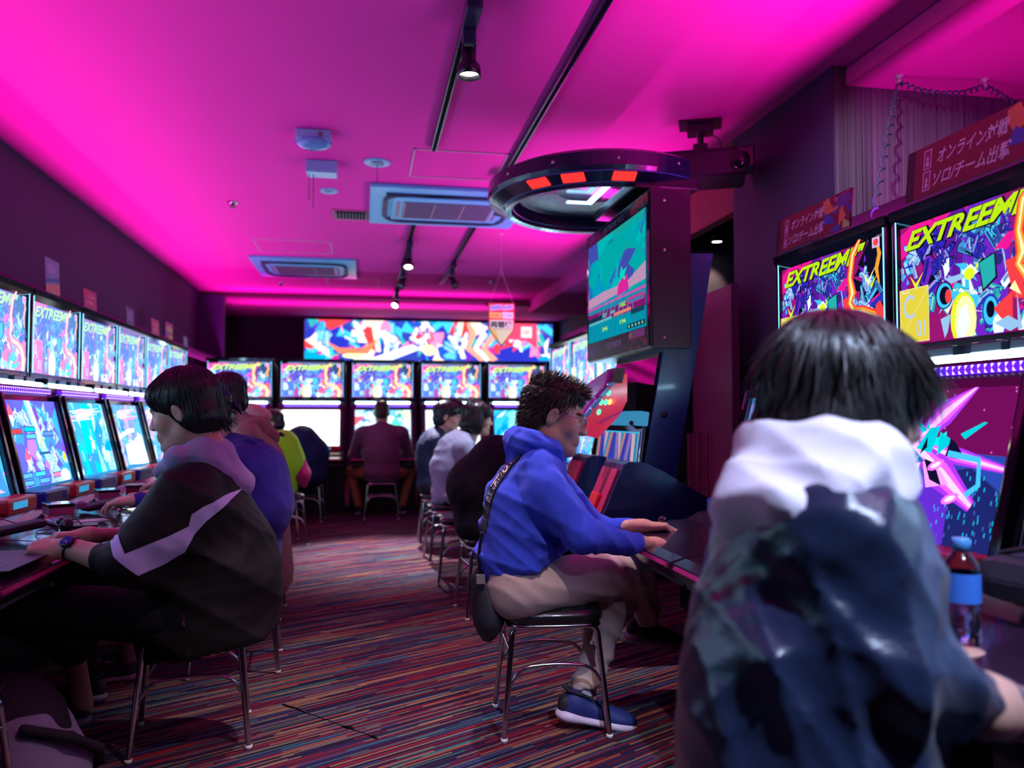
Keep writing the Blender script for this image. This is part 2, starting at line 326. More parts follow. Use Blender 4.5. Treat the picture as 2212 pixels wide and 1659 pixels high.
        A.ell(X(.8), Y(.85), .05 * w, .08 * h, TE); A.rect(X(.03), Y(.02), X(.97), Y(.07), (.1, .9, .5))
    elif style == 'menu':
        A.rect(0, 0, w, h, (.9, 1.0, 1.0))
        for k in range(7): A.rect(X(.04), Y(.08 + k * .12), X(.96), Y(.085 + k * .12), (.3, .7, .9)); A.rect(X(.06), Y(.1 + k * .12), X(.3), Y(.13 + k * .12), (.5, .85, 1))
    elif style == 'ribbon':
        A.rect(0, 0, w, h, (.03, .45, .75))
        A.stroke([(X(.3), Y(1)), (X(.45), Y(.8)), (X(.35), Y(.5)), (X(.6), Y(.3)), (X(.5), Y(0))], [w * .2, w * .3, w * .2, w * .35, w * .3], (.2, .9, 1)); A.stroke([(X(.7), Y(1)), (X(.5), Y(.7)), (X(.5), Y(.4))], [w * .05, w * .12, w * .05], WH)
        for k in range(16): shard(A, rnd, X(rnd.random()), Y(rnd.random()), .07, rnd.choice([(.0, .25, .7), (.3, .8, .9), WH]), stretch=2, ang=1)
    elif style == 'wings':          # dark purple scene, a figure of light with spread beams
        A.rect(0, 0, w, h, (.02, .05, .35)); A.poly([(0, Y(.62)), (X(1), Y(.58)), (X(1), Y(1)), (0, Y(1))], (.13, .003, .08)); A.poly([(X(.5), Y(0)), (X(1), Y(0)), (X(1), Y(.35)), (X(.8), Y(.5)), (X(.6), Y(.45))], (.01, .015, .12))
        A.poly([(X(.0), Y(.1)), (X(.0), Y(.75)), (X(.3), Y(.62)), (X(.45), Y(.4)), (X(.55), Y(.05)), (X(.3), Y(0)), (0, Y(0))], (.01, .16, .75)); A.poly([(X(.42), Y(.0)), (X(.72), Y(0)), (X(.7), Y(.4)), (X(.5), Y(.42))], (.10, .02, .5))
        for k in range(70): A.rect(*(lambda a, b: (X(a), Y(b), X(a) + .004, Y(b) + .012))(rnd.uniform(.62, .98), rnd.uniform(.03, .45)), rnd.choice([(.03, .25, .7), (.0, .4, .6), (.05, .1, .4)]))
        for k in range(40): A.ell(X(rnd.random()), Y(rnd.uniform(.6, 1)), .0025, .0025, (.7, .2, .6), 6)
        cx, cy = .44, .63
        beams = [((.16, .99), .05), ((.75, 1.05), .06), ((1.0, .50), .035), ((.10, .33), .075), ((.84, .27), .07), ((.45, .98), .02), ((.02, .80), .03)]
        for (bx, by), wd in beams:
            for f_, c in ((1.9, (.35, .03, .8)), (1.25, (.75, .1, .95)), (.55, (.95, .55, 1))):
                A.stroke([(X(cx), Y(cy)), (X((cx + bx) / 2), Y((cy + by) / 2)), (X(bx), Y(by))], [w * wd * f_ * .45, w * wd * f_ * 1.1, w * wd * f_ * .4], c)
        for k in range(26): shard(A, rnd, X(cx + rnd.gauss(0, .11)), Y(cy + rnd.gauss(-.03, .10)), rnd.uniform(.02, .05), rnd.choice([(.9, .3, .9), (.0, .5, .6), (.02, .1, .4), (.95, .5, .95), (.0, .7, .8), BK]), stretch=2, ang=rnd.uniform(0, PI))
        for x, y in ((.28, .35), (.5, .33), (.72, .3), (.33, .5), (.6, .5)): A.ell(X(x), Y(y), .05 * w, .03 * h, (.85, .15, .9), a=.4); A.ell(X(x), Y(y), .03 * w, .016 * h, (1, .65, 1), a=.4)
        A.stroke([(X(.40), Y(.42)), (X(.37), Y(.3)), (X(.31), Y(.2))], [.008, .022, .006], (.0, .65, .75)); A.stroke([(X(.47), Y(.4)), (X(.5), Y(.28)), (X(.55), Y(.2))], [.008, .022, .006], (.0, .65, .75))
        A.stroke([(X(.66), Y(.58)), (X(.84), Y(.55)), (X(.86), Y(.4)), (X(.8), Y(.33))], .018, (.05, .45, .95)); A.rect(X(.43), Y(.5), X(.455), Y(.55), RD); A.ell(X(.36), Y(.63), .012, .01, RD)
    elif style == 'arena':          # the big monitor
        A.rect(0, 0, w, h, (.01, .30, .45))
        for k in range(60): shard(A, rnd, X(rnd.random()), Y(rnd.uniform(.45, 1)), rnd.uniform(.06, .2), rnd.choice([(.0, .42, .42), (.0, .35, .55), (.02, .15, .55), (.05, .08, .45), (.0, .5, .5), (.01, .38, .35)]), stretch=2.2, ang=rnd.uniform(-.3, .3))
        A.poly([(0, Y(.36)), (X(1), Y(.40)), (X(1), Y(.55)), (X(.7), Y(.45)), (X(.3), Y(.47)), (0, Y(.45))], (.55, .30, .50)); A.poly([(X(.55), Y(.36)), (X(.75), Y(.38)), (X(.72), Y(.52)), (X(.58), Y(.48))], (.75, .02, .35))
        A.rect(0, Y(.27), X(1), Y(.36), (.02, .25, .42)); A.rect(0, Y(.33), X(1), Y(.35), (.7, .08, .45)); A.poly([(0, Y(.20)), (X(1), Y(.16)), (X(1), Y(.27)), (0, Y(.29))], (.22, .01, .16)); A.rect(0, 0, X(1), Y(.17), (.0, .30, .42))
        for k in range(9): A.stroke([(X(.1 * k + .05), Y(0)), (X(.3 + .06 * k), Y(.36))], .012, (.0, .38, .5) if k % 2 else (.03, .2, .45))
        A.poly([(X(.60), Y(.55)), (X(.63), Y(.62)), (X(.66), Y(.57)), (X(.72), Y(.59)), (X(.68), Y(.53)), (X(.69), Y(.48)), (X(.64), Y(.51)), (X(.59), Y(.48)), (X(.61), Y(.53))], (.0, .75, .55))
        G = (.45, .95, .15)
        A.rect(X(.02), Y(.175), X(.46), Y(.20), (.12, .5, .6)); A.rect(X(.5), Y(.185), X(.78), Y(.215), (.75, .25, .2)); A.rect(X(.0), Y(.2), X(.3), Y(.25), (.01, .03, .08)); A.rect(X(.72), Y(.24), X(.98), Y(.30), (.5, .05, .25)); A.rect(X(.74), Y(.25), X(.96), Y(.275), (.03, .2, .5)); A.rect(X(.78), Y(.14), X(.98), Y(.185), (.01, .05, .1)); A.rect(X(.72), Y(.02), X(.99), Y(.065), (.01, .06, .12))
        A.text('182', X(.60), Y(.245), w * .10, h * .04, G, .02); A.text('196', X(.60), Y(.09), w * .10, h * .04, G, .02); A.text('246', X(.28), Y(.08), w * .10, h * .04, G, .02); A.text('227', X(.28), Y(.215), w * .09, h * .035, (.2, .7, .8), .02); A.text('LIVE', X(.40), Y(.90), w * .09, h * .03, (.01, .08, .2), .02)
        A.text('624', X(.44), Y(.22), w * .07, h * .03, (.2, .7, .8), .02)
        for k in range(5): A.ell(X(.75 + .05 * k), Y(.042), .008, .008, rnd.choice([G, (.3, .9, .9)]), 8)
    return A

def signage(name, A, mt, parent, loc, rot, gain=1):
    o = bpy.data.objects.new(name, A.mesh(name, mt, gain)); o.location = loc; o.rotation_euler = rot; return link(o, parent)
ART = emitmat('backlit_film', (1, 1, 1), 1.0, True)
SCR = emitmat('screen_picture', (1, 1, 1), 1.0, True)
PAPER = mat('printed_card', (1, 1, 1), .5, attr=True)
TUBEW = emitmat('white_light_tube', (.42, .80, 1.0), 30.0)
TUBEV = emitmat('violet_light_tube', (.11, .01, 1.0), 1.7)
TUBED = emitmat('violet_tube_diode', (.50, .36, 1.0), 3.0)
CAPW = emitmat('cool_edge_light', (.15, .65, 1.0), 3.0)
CLEAR = mat('clear_acrylic', (1, 1, 1), .03, trans=1)
# ------------------------------------------------------------------ the game machine, facing local -y, marquee plane at y=0, centred on x=0
W = .80
_mesh = {}
def once(key, fn):
    if key not in _mesh: _mesh[key] = fn()
    return _mesh[key]
def mobj(name, me, parent, loc=(0, 0, 0), rot=(0, 0, 0)):
    o = bpy.data.objects.new(name, me); o.location = loc; o.rotation_euler = rot; return link(o, parent)
TL = math.atan2(.125, .50)       # screen lean
def cabinet_mesh():
    m = MB(); h = W / 2
    prof = [(.50, 0), (.50, 1.80), (.02, 1.83), (.02, 1.34), (-.10, 1.31), (-.135, 1.29), (-.285, .775), (-.31, .70), (-.36, .66), (-.36, .0)]
    for s in (-1, 1): m.prism(prof, s * h, s * (h - .03), 'x')
    m.box((-h + .03, .02, .02), (h - .03, .48, 1.79)); m.box((-h + .03, -.36, 0), (h - .03, .1, .60)); m.box((-h + .03, -.12, .60), (h - .03, .1, 1.30))
    return m.mesh('cabinet', DMET)
def marquee_frame_mesh():
    m = MB(); h = W / 2 - .004
    m.prism([(-.035, 1.865), (.10, 1.87), (.10, 1.80), (.0, 1.80), (-.03, 1.835)], -h, h, 'x')
    for s in (-1, 1): m.box((min(s * h, s * (h - .022)), -.022, 1.37), (max(s * h, s * (h - .022)), .05, 1.84), bev=.004)
    m.box((-h, -.018, 1.355), (h, .05, 1.395), bev=.004)
    m.box((-h + .02, .006, 1.39), (h - .02, .03, 1.83))
    return m.mesh('marquee_frame', GBLK)
def bracket_mesh():
    m = MB(); h = W / 2
    m.box((-h + .03, -.05, 1.335), (h - .03, 0, 1.362))
    for x in (-.26, -.09, .10, .25): m.box((x - .06, -.085, 1.333), (x + .06, -.03, 1.368), bev=.006)
    return m.mesh('lamp_bracket', GBLK)
def header_mesh():
    m = MB(); h = W / 2 - .03
    m.prism([(-.13, 1.31), (-.02, 1.315), (-.02, 1.20), (-.16, 1.205), (-.158, 1.25)], -h, h, 'x'); return m.mesh('screen_header', mat('dark_red_gloss', (.10, .004, .03), .25, coat=.4))
def ribs_mesh():
    m = MB(); n = 26
    for k in range(n):
        x = -.31 + .62 * k / (n - 1); m.tube([(x, -.158, 1.272), (x, -.158, 1.296)], .0038, 6)
    return m.mesh('diode_row', TUBED)
def bezel_mesh():
    m = MB(); h = W / 2 - .018; T = Matrix.Translation((0, -.165, 1.235)) @ Matrix.Rotation(-TL, 4, 'X')
    # local: z from 0 down to -.49; y outward is -
    for s in (-1, 1): m.box((min(s * h, s * (h - .04)), -.03, -.50), (max(s * h, s * (h - .04)), .02, .03), bev=.010, M4=T)
    m.box((-h, -.024, -.505), (h, .02, -.455), bev=.008, M4=T); m.box((-h + .03, 0, -.48), (h - .03, .02, .02), M4=T)
    return m.mesh('screen_bezel', GBLK)
def deck_mesh():
    m = MB(); h = W / 2 - .004
    prof = [(-.27, .755), (-.40, .735), (-.46, .705), (-.80, .682), (-.845, .668), (-.85, .648), (-.835, .615), (-.46, .60), (-.27, .60)]
    m.prism(prof, -h, h, 'x'); return m.mesh('control_deck', mat('deck_gloss', (.03, .012, .03), .18, coat=.5))
def trim_mesh():
    m = MB(); h = W / 2 - .03
    m.prism([(-.852, .664), (-.856, .652), (-.850, .644), (-.84, .65), (-.842, .662)], -h, h, 'x')
    return m.mesh('edge_trim', PNKP)
def lower_trim_mesh():
    m = MB(); h = W / 2 - .006
    m.box((-h, -.80, .585), (h, -.30, .603)); return m.mesh('under_panel', mat('under_panel_grey', (.10, .09, .13), .35))
def block_mesh():
    m = MB(); m.box((-.36, -.385, .735), (-.03, -.285, .80), 0, .012); m.box((.05, -.385, .735), (.36, -.285, .80), 1, .012)
    for k in range(7): m.box((-.33, -.3895, .745 + k * .007), (-.15, -.3845, .748 + k * .007), 2)
    m.lathe([(0, 0), (.025, .0), (.03, -.006), (.03, -.012)], 16, 2, Matrix.Translation((-.07, -.386, .768)) @ Matrix.Rotation(PI / 2, 4, 'X'))
    m.box((.10, -.389, .755), (.24, -.384, .785), 3)
    return m.mesh('speaker_block', [BLUP, REDP, GREY, mat('cyan_label', (.05, .4, .7), .4, emit=(.05, .5, .9), es=.6)])
def stick_mesh():
    m = MB(); T = Matrix.Translation((-.16, -.66, .688))
    m.lathe([(0, 0), (.03, 0), (.03, .004), (.008, .006), (.006, .03), (0, .03)], 16, 0, T); return m.mesh('joystick', CHR)
def ball_mesh():
    m = MB(); m.lathe([(.0001, .062)] + [(.0175 * math.sin(a), .045 + .0175 * math.cos(a)) for a in [k * PI / 10 for k in range(1, 10)]] + [(.0001, .028)], 16, 0, Matrix.Translation((-.16, -.66, .688))); return m.mesh('ball_top', mat('ball_black', (.02, .01, .015), .12, coat=.6))
def button_mesh(mt): 
    m = MB(); m.lathe([(0, .012), (.010, .012), (.0125, .009), (.0125, .006), (.016, .005), (.017, 0)], 18); return m.mesh('button', mt)
BTN = [mat('button_yellow', (.85, .45, .04), .25, coat=.4), mat('button_black', (.03, .03, .04), .2, coat=.4), mat('button_pink', (.7, .06, .2), .25, coat=.4)]
def machine(loc, rz, label, style='blue', seed=3, card=(YE, 'A', '01', WH), mg=1.0, sg=1.0, cat='arcade machine', group=None, wash=0.0, buttons=True, mseed=1):
    r = empty('arcade_machine', loc, rz, label, cat, group)
    mobj('cabinet', once('cab', cabinet_mesh), r); mobj('marquee_frame', once('mf', marquee_frame_mesh), r)
    ck = card[1] + card[2] + str(mg) + str(wash) + str(mseed)
    me = once('mq' + ck, lambda: marquee_art(W - .055, .43, card, mseed, wash=wash).mesh('marquee_film', ART, mg))
    mobj('marquee_film', me, r, (-(W - .055) / 2, -.004, 1.397), (PI / 2, 0, 0))
    def bolts():
        m = MB()
        for x in (-W / 2 + .045, 0, W / 2 - .045):
            for z in (1.415, 1.805): m.lathe([(0, -.016), (.007, -.015), (.009, -.01), (.009, 0)], 10, 0, Matrix.Translation((x, -.004, z)) @ Matrix.Rotation(-PI / 2, 4, 'X') @ Matrix.Scale(-1, 4, (0, 0, 1)))
        return m.mesh('screw_cap', CHR)
    mobj('screw_cap', once('bolt', bolts), r)
    def edge():
        m = MB(); h = W / 2 - .026
        m.box((-h, -.0235, 1.828), (h, -.0205, 1.832)); m.box((-h, -.0245, 1.395), (-h + .003, -.0215, 1.828)); m.box((h - .003, -.0245, 1.395), (h, -.0215, 1.828)); return m.mesh('lit_edge', CAPW)
    mobj('lit_edge', once('edge', edge), r)
    mobj('lamp_bracket', once('br', bracket_mesh), r); mobj('screen_header', once('hd', header_mesh), r)
    mobj('light_tube', once('tw', lambda: MB().tube([(-.335, -.105, 1.322), (.335, -.105, 1.322)], .012, 10).mesh('light_tube', TUBEW)), r)
    mobj('violet_tube', once('tv', lambda: MB().tube([(-.33, -.148, 1.284), (.33, -.148, 1.284)], .014, 10).mesh('violet_tube', TUBEV)), r); mobj('diode_row', once('rib', ribs_mesh), r)
    b = mobj('screen_bezel', once('bz', bezel_mesh), r)
    sw_, sh_ = W - .125, .455
    me = once('sc%s%d%.2f' % (style, seed, sg), lambda: screen_art(sw_, sh_, style, seed).mesh('screen', SCR, sg))
    s = mobj('screen', me, r); s.matrix_world = Matrix.Identity(4)
    s.matrix_basis = Matrix.Translation((0, -.165, 1.235)) @ Matrix.Rotation(-TL, 4, 'X') @ Matrix.Translation((-sw_ / 2, -.003, -.46)) @ Matrix.Rotation(PI / 2, 4, 'X')
    mobj('control_deck', once('dk', deck_mesh), r); mobj('edge_trim', once('tr', trim_mesh), r); mobj('under_panel', once('lt', lower_trim_mesh), r); mobj('speaker_block', once('bl', block_mesh), r)
    if buttons:
        j = mobj('joystick', once('js', stick_mesh), r); mobj('ball_top', once('jb', ball_mesh), j)
        for k, (x, y, c) in enumerate(((.02, -.64, 0), (.06, -.60, 1), (.10, -.585, 2), (.14, -.59, 1), (.05, -.72, 0))):
            mobj('button', once('bt%d' % c, lambda: button_mesh(BTN[c])), r, (x, y, .682 + (-.46 - y) * -.06 + .006))
    return r
Y_CARD = ((.75, .62, .05), 'C', '01', (.45, .6, .85)); B_CARD = ((.03, .10, .75), 'B', '01', (.75, .85, 1)); R_CARD = ((.85, .02, .12), 'A', '01', (1, .6, .7))
# ------------------------------------------------------------------ room
def wallmat(name, c, rough=.7, bump=.15, scale=(1, 1, 1), bs=200):
    return mat(name, c, rough, bump=bump, bscale=bs, stretch=scale, vary=.18)
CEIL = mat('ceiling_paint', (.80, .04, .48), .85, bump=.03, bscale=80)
WPUR = wallmat('purple_wallpaper', (.040, .020, .100)); WDRK = wallmat('dark_wallpaper', (.020, .014, .045)); WRED = wallmat('dark_red_paint', (.25, .03, .06))
def stripes_mat():
    m = mat('striped_wallpaper', (.06, .05, .08), .55); t, b = nt(m)
    tc = t.nodes.new('ShaderNodeTexCoord'); mp = t.nodes.new('ShaderNodeMapping'); mp.inputs['Scale'].default_value = (170, 170, .3); nz = t.nodes.new('ShaderNodeTexNoise'); nz.inputs['Scale'].default_value = 1; nz.inputs['Detail'].default_value = 3
    rp = t.nodes.new('ShaderNodeValToRGB'); rp.color_ramp.elements[0].position = .35; rp.color_ramp.elements[0].color = (.035, .025, .05, 1); rp.color_ramp.elements[1].position = .7; rp.color_ramp.elements[1].color = (.20, .17, .24, 1)
    t.links.new(tc.outputs['Object'], mp.inputs[0]); t.links.new(mp.outputs[0], nz.inputs[0]); t.links.new(nz.outputs['Fac'], rp.inputs[0]); t.links.new(rp.outputs[0], b.inputs['Base Color']); return m
WSTR = stripes_mat()
def carpet_mat():
    m = mat('carpet_streaks', (.1, .1, .1), .95, spec=.1); t, b = nt(m); N = t.nodes.new; L = t.links.new
    tc = N('ShaderNodeTexCoord'); mp = N('ShaderNodeMapping'); mp.inputs['Rotation'].default_value = (0, 0, -R(29)); L(tc.outputs['Object'], mp.inputs[0])
    # rows of yarn, each row broken into dashes of its own colour
    sx = N('ShaderNodeSeparateXYZ'); L(mp.outputs[0], sx.inputs[0])
    def math_(op, a, b_=None):
        n = N('ShaderNodeMath'); n.operation = op
        for i, q in enumerate((a, b_)):
            if q is None: continue
            if isinstance(q, (int, float)): n.inputs[i].default_value = q
            else: L(q, n.inputs[i])
        return n.outputs[0]
    cols = []
    ROW = 125.
    row = math_('FLOOR', math_('MULTIPLY', sx.outputs['Y'], ROW))
    wn = N('ShaderNodeTexWhiteNoise'); wn.noise_dimensions = '1D'; L(row, wn.inputs['W'])
    dash = math_('FLOOR', math_('ADD', math_('MULTIPLY', sx.outputs['X'], 2.6), math_('MULTIPLY', wn.outputs['Value'], 37.)))
    # neighbouring rows drift together: a stretched noise picks the hue, the white noise the shade
    cm = N('ShaderNodeCombineXYZ'); L(math_('MULTIPLY', dash, .31), cm.inputs['X']); L(math_('MULTIPLY', row, .42), cm.inputs['Y'])
    n2 = N('ShaderNodeTexNoise'); n2.inputs['Scale'].default_value = 1.; n2.inputs['Detail'].default_value = 2; L(cm.outputs[0], n2.inputs[0])
    w2 = N('ShaderNodeTexWhiteNoise'); w2.noise_dimensions = '2D'; cm2 = N('ShaderNodeCombineXYZ'); L(dash, cm2.inputs['X']); L(row, cm2.inputs['Y']); L(cm2.outputs[0], w2.inputs['Vector'])
    pick = math_('ADD', math_('MULTIPLY', n2.outputs['Fac'], .75), math_('MULTIPLY', w2.outputs['Value'], .42))
    rp = N('ShaderNodeValToRGB'); cr = rp.color_ramp; cr.interpolation = 'CONSTANT'
    stops = [(0, (0.016, 0.012, 0.032)), (.28, (0.040, 0.072, 0.160)), (.37, (0.020, 0.012, 0.036)), (.43, (0.160, 0.010, 0.028)), (.48, (0.032, 0.020, 0.064)), (.53, (0.240, 0.136, 0.072)), (.575, (0.024, 0.012, 0.040)), (.63, (0.224, 0.016, 0.032)), (.67, (0.040, 0.136, 0.144)), (.71, (0.016, 0.012, 0.032)), (.76, (0.288, 0.176, 0.096)), (.80, (0.032, 0.016, 0.072)), (.86, (0.136, 0.136, 0.080)), (.92, (0.080, 0.024, 0.176))]
    cr.elements[0].position = 0; cr.elements[0].color = (*stops[0][1], 1); cr.elements[1].position = stops[-1][0]; cr.elements[1].color = (*stops[-1][1], 1)
    for p, c in stops[1:-1]: e = cr.elements.new(p); e.color = (*c, 1)
    L(pick, rp.inputs[0])
    # fine loop pile
    nz = N('ShaderNodeTexNoise'); nz.inputs['Scale'].default_value = 420; nz.inputs['Detail'].default_value = 3; L(tc.outputs['Object'], nz.inputs[0])
    mx = N('ShaderNodeMix'); mx.data_type = 'RGBA'; mx.blend_type = 'MULTIPLY'; mx.inputs[0].default_value = 1
    r2 = N('ShaderNodeValToRGB'); r2.color_ramp.elements[0].position = .3; r2.color_ramp.elements[0].color = (.45, .45, .45, 1); r2.color_ramp.elements[1].position = .65; r2.color_ramp.elements[1].color = (1.25, 1.25, 1.25, 1); L(nz.outputs['Fac'], r2.inputs[0])
    L(rp.outputs[0], mx.inputs[6]); L(r2.outputs[0], mx.inputs[7]); L(mx.outputs[2], b.inputs['Base Color'])
    bp = N('ShaderNodeBump'); bp.inputs['Strength'].default_value = .5; bp.inputs['Distance'].default_value = .004; L(nz.outputs['Fac'], bp.inputs['Height']); L(bp.outputs[0], b.inputs['Normal'])
    return m
CARPET = carpet_mat()
def struct(name, m, mt, label=None): return tag(m.build(name, mt), label, None, None, 'structure')
struct('floor', MB().box((-3, -3, -.1), (4.5, 15.2, 0)), CARPET)
struct('ceiling', MB().box((-3, -3, 3.0), (2.52, 12.7, 3.1)).box((2.52, 4.0, 3.0), (4.5, 12.7, 3.1)), CEIL)
struct('ceiling', MB().box((2.50, -3, 2.9), (4.5, 3.83, 2.99)), CEIL)
struct('ceiling', MB().box((-3, 12.7, 2.93), (4.5, 15.2, 3.1)), CEIL)
struct('wall_left', MB().box((-2.6, -3, 0), (-2.40, 15.2, 3.0)), WPUR)
struct('wall_right', MB().box((3.6, -3, 0), (3.8, 15.2, 3.0)), WDRK)
struct('wall_back', MB().box((-3, 14.9, 0), (4.5, 15.1, 3.0)), WDRK)
struct('wall_front', MB().box((-3, -3.1, 0), (4.5, -2.9, 3.0)), WPUR)
struct('wall_block', MB().box((2.42, 3.83, 0), (2.425, 5.0, 3.0)), WPUR)
struct('wall_block', MB().box((2.425, 3.83, 0), (3.6, 5.0, 3.0)), WSTR)
struct('trim_2', MB().box((2.42, 5.0, 2.52), (2.50, 6.6, 3.0)), WRED)
struct('trim_3', MB().box((2.6, 9.0, 2.81), (3.6, 12.7, 3.0)), CEIL)
struct('trim_4', MB().box((-2.4, 12.55, 2.95), (1.9, 12.7, 3.0)).box((1.9, 12.55, 2.90), (3.6, 12.7, 3.0)), mat('beam_edge', (.10, .01, .05), .6))
struct('wall_side', MB().box((2.5, 6.6, 0), (3.6, 6.8, 3.0)), WDRK)
struct('trim_5', MB().box((-2.40, 12.5, 0), (-2.05, 12.7, 2.95)), WPUR)                     # pilaster at the end of the left wall
struct('trim_6', MB().box((2.72, -1, 2.45), (3.6, 2.9, 2.9)), CEIL)
m = MB()
for (x0, y0, x1, y1) in ((.33, 5.55, 1.0, 6.2), (-1.15, 8.7, -.35, 9.35), (-.5, 11.0, .2, 11.6)):
    e = empty('access_hatch', (0, 0, 0), 0, ('ceiling access hatch outline in front of the near air conditioner' if y0 < 6 else 'ceiling access hatch outline near the far air conditioner' if y0 < 10 else 'farthest ceiling access hatch outline'), 'hatch', 'ceiling hatches')
    q = MB(); t_ = .012
    for a, b in (((x0, y0), (x1, y0 + t_)), ((x0, y1 - t_), (x1, y1)), ((x0, y0), (x0 + t_, y1)), ((x1 - t_, y0), (x1, y1))): q.box((a[0], a[1], 2.994), (b[0], b[1], 3.001))
    q.build('frame', mat('hatch_frame', (.6, .55, .6), .5), e)
# troughs under the led strips, with black plates added to shade the ceiling
MATB = mat('matt_black', (.004, .004, .005), .9, spec=.1)
for (x, y0, y1, side, z, hh, words) in ((-2.0, 2.1, 12.5, -1, 1.845, .13, 'left row of machines'), (2.0, .8, 3.4, 1, 1.845, .15, 'near right machines'), (2.0, 5.4, 8.3, 1, 1.845, .15, 'right machines beyond the tower'), (2.72, 1.05, 3.7, -1, 1.86, .2, None)):
    q = MB(); q.box((x - .03, y0, z - .008), (x + .03, y1, z)); a, b = sorted((x + side * .03, x + side * .035)); q.box((a, y0, z - .008), (b, y1, z + hh))
    tag(q.build('shading_trough', MATB), 'added black shading trough of a pink uplight atop the ' + words if words else 'added black shading trough of a pink uplight on the ledge against the striped wall', 'light')
struct('trim_1', MB().box((2.38, .8, 0), (2.9, 3.75, 1.845)), DMET)
# the rows of machines
LX = -1.84
for k in range(9):
    y = 3.27 - .81 * 1.5 + .81 * k + .0
    words = ['at the near end of the left row, cut off by the frame', 'whose deck is under the hands of the swoosh jacket player', 'of the left row with its screen cut by the left edge', 'showing a VS line-up on its screen on the left', 'with a teal game picture beside the VS screen', 'with a pale flash on its screen left of the black-haired player', 'of the left row hidden behind the capped player', 'of the left row, second from its far end', 'at the far end of the left row'][k]
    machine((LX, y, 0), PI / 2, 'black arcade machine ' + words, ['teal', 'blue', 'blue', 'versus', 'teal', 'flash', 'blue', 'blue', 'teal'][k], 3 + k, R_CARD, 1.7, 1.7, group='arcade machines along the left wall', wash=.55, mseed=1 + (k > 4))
for k, y in enumerate((.52, 1.335, 2.15, 2.965)):
    words = ['at the near right edge, behind the player in the white hood', 'played by the person in the white hood', 'with a winged light figure on screen and a yellow marquee card', 'played by the person in the blue hoodie'][k]
    machine((1.85, y, 0), -PI / 2, 'black arcade machine ' + words, ['blue', 'blue', 'wings', 'blue'][k], 5, Y_CARD, 1.1, 1.4, group='arcade machines along the right wall')
for k in range(3):
    words = ['beyond the monitor tower, nearest of the three behind it', 'middle one of the three behind the monitor tower', 'at the far end of the right row, beside the change machine'][k]
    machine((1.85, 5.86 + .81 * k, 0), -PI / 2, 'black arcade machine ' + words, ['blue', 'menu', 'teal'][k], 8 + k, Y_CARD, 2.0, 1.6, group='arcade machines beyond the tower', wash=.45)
BY = 10.35
bst = ['blue', 'white', 'fight', 'menu', 'ribbon']
for k in range(5):
    words = ['in the back corner behind the heads of the left row', 'showing a blank white screen in the back row', 'behind the player in the purple shirt', 'behind the two players in profile', 'at the right end of the back row with a cyan picture'][k]
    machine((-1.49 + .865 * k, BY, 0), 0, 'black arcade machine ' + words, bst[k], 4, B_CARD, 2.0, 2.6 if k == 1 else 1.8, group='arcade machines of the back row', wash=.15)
# ------------------------------------------------------------------ mural, signs, change machine
m = MB(); m.box((-1.05, 14.72, 2.15), (3.5, 14.88, 2.88)); e = empty('light_box', (0, 0, 0), 0, 'long backlit picture panel of bright angular shapes on the back wall', 'sign')
m.build('frame', GBLK, e)
A = Art(4.5, .72); rnd = random.Random(11)
A.rect(0, 0, 4.5, .72, (.03, .05, .4))
for k in range(130): shard(A, rnd, rnd.uniform(0, 4.5), rnd.uniform(0, .72), rnd.uniform(.07, .26), rnd.choice([WH, CY, (.02, .08, .55), RD, (1, .75, .6), (.1, .55, .55), PK, DB, (.95, .9, .8), (.0, .35, .6)] if k > 40 else [DB, MG, VI, TE, CY]), stretch=1.9, ang=rnd.uniform(0, PI))
for k in range(7): x = .3 + k * .6; machine_figure(A, rnd, x, rnd.uniform(.3, .5), .3, rnd.choice([(WH, CY, DB), (CY, LB, DB), (WH, RD, DB)]))
A.poly([(1.1, .02), (1.9, .3), (2.05, .22), (1.5, 0)], WH); A.ell(.85, .08, .2, .045, YW); A.poly([(.35, .35), (.6, .12), (1.1, .12), (1.3, .4), (1.0, .22), (.6, .22)], (1, .2, .1)); A.ell(2.2, .2, .12, .1, YW)
for k in range(3): A.stroke([(2.9 + .2 * k, .72), (3.0 + .2 * k, .5), (2.9 + .15 * k, .25), (3.2 + .1 * k, .0)], [.05, .13, .1, .16], (1, .35, .25) if k != 1 else (1, .8, .7))
A.poly([(3.75, .72), (4.2, .72), (4.2, .25), (4.0, .4), (3.6, .42)], (.95, .06, .15)); A.rect(3.9, .46, 4.1, .66, (.9, .7, .8)); A.ell(4.0, .56, .07, .05, (1, .4, .4))
signage('picture', A, ART, e, (-1.03, 14.71, 2.155), (PI / 2, 0, 0), 1.7)
# hanging arrow sign
e = empty('hanging_sign', (1.36, 8.0, 0), 0, 'red and yellow arrow shaped sign hanging from the ceiling, pointing down', 'sign')
out = [(-.135, 2.29), (.135, 2.29), (.135, 2.03), (0, 1.85), (-.135, 2.03)]
MB().prism(out, 0, .012, 'y').build('board', mat('sign_red', (.7, .03, .05), .4), e)
A = Art(.26, .44); A.poly([(.0, .17), (.26, .17), (.26, .44), (0, .44)], (.75, .05, .08)); A.poly([(.01, .175), (.25, .175), (.13, .02)], (.95, .75, .2)); A.poly([(.07, .175), (.25, .175), (.13, .02)], (1, .92, .6))
A.rect(.012, .18, .248, .27, (.95, .88, .82)); A.text('両替機', .02, .19, .22, .07, (.01, .02, .04), .035)
A.poly([(.01, .36), (.13, .375), (.13, .43), (.01, .415)], (.5, .5, .9)); A.text('¥10,000', .016, .375, .105, .03, (.05, .03, .5), .02, 0, .1); A.poly([(.14, .365), (.25, .38), (.25, .43), (.14, .42)], (.6, .55, .85)); A.text('¥5,000', .145, .38, .095, .03, (.05, .03, .5), .02, 0, .1)
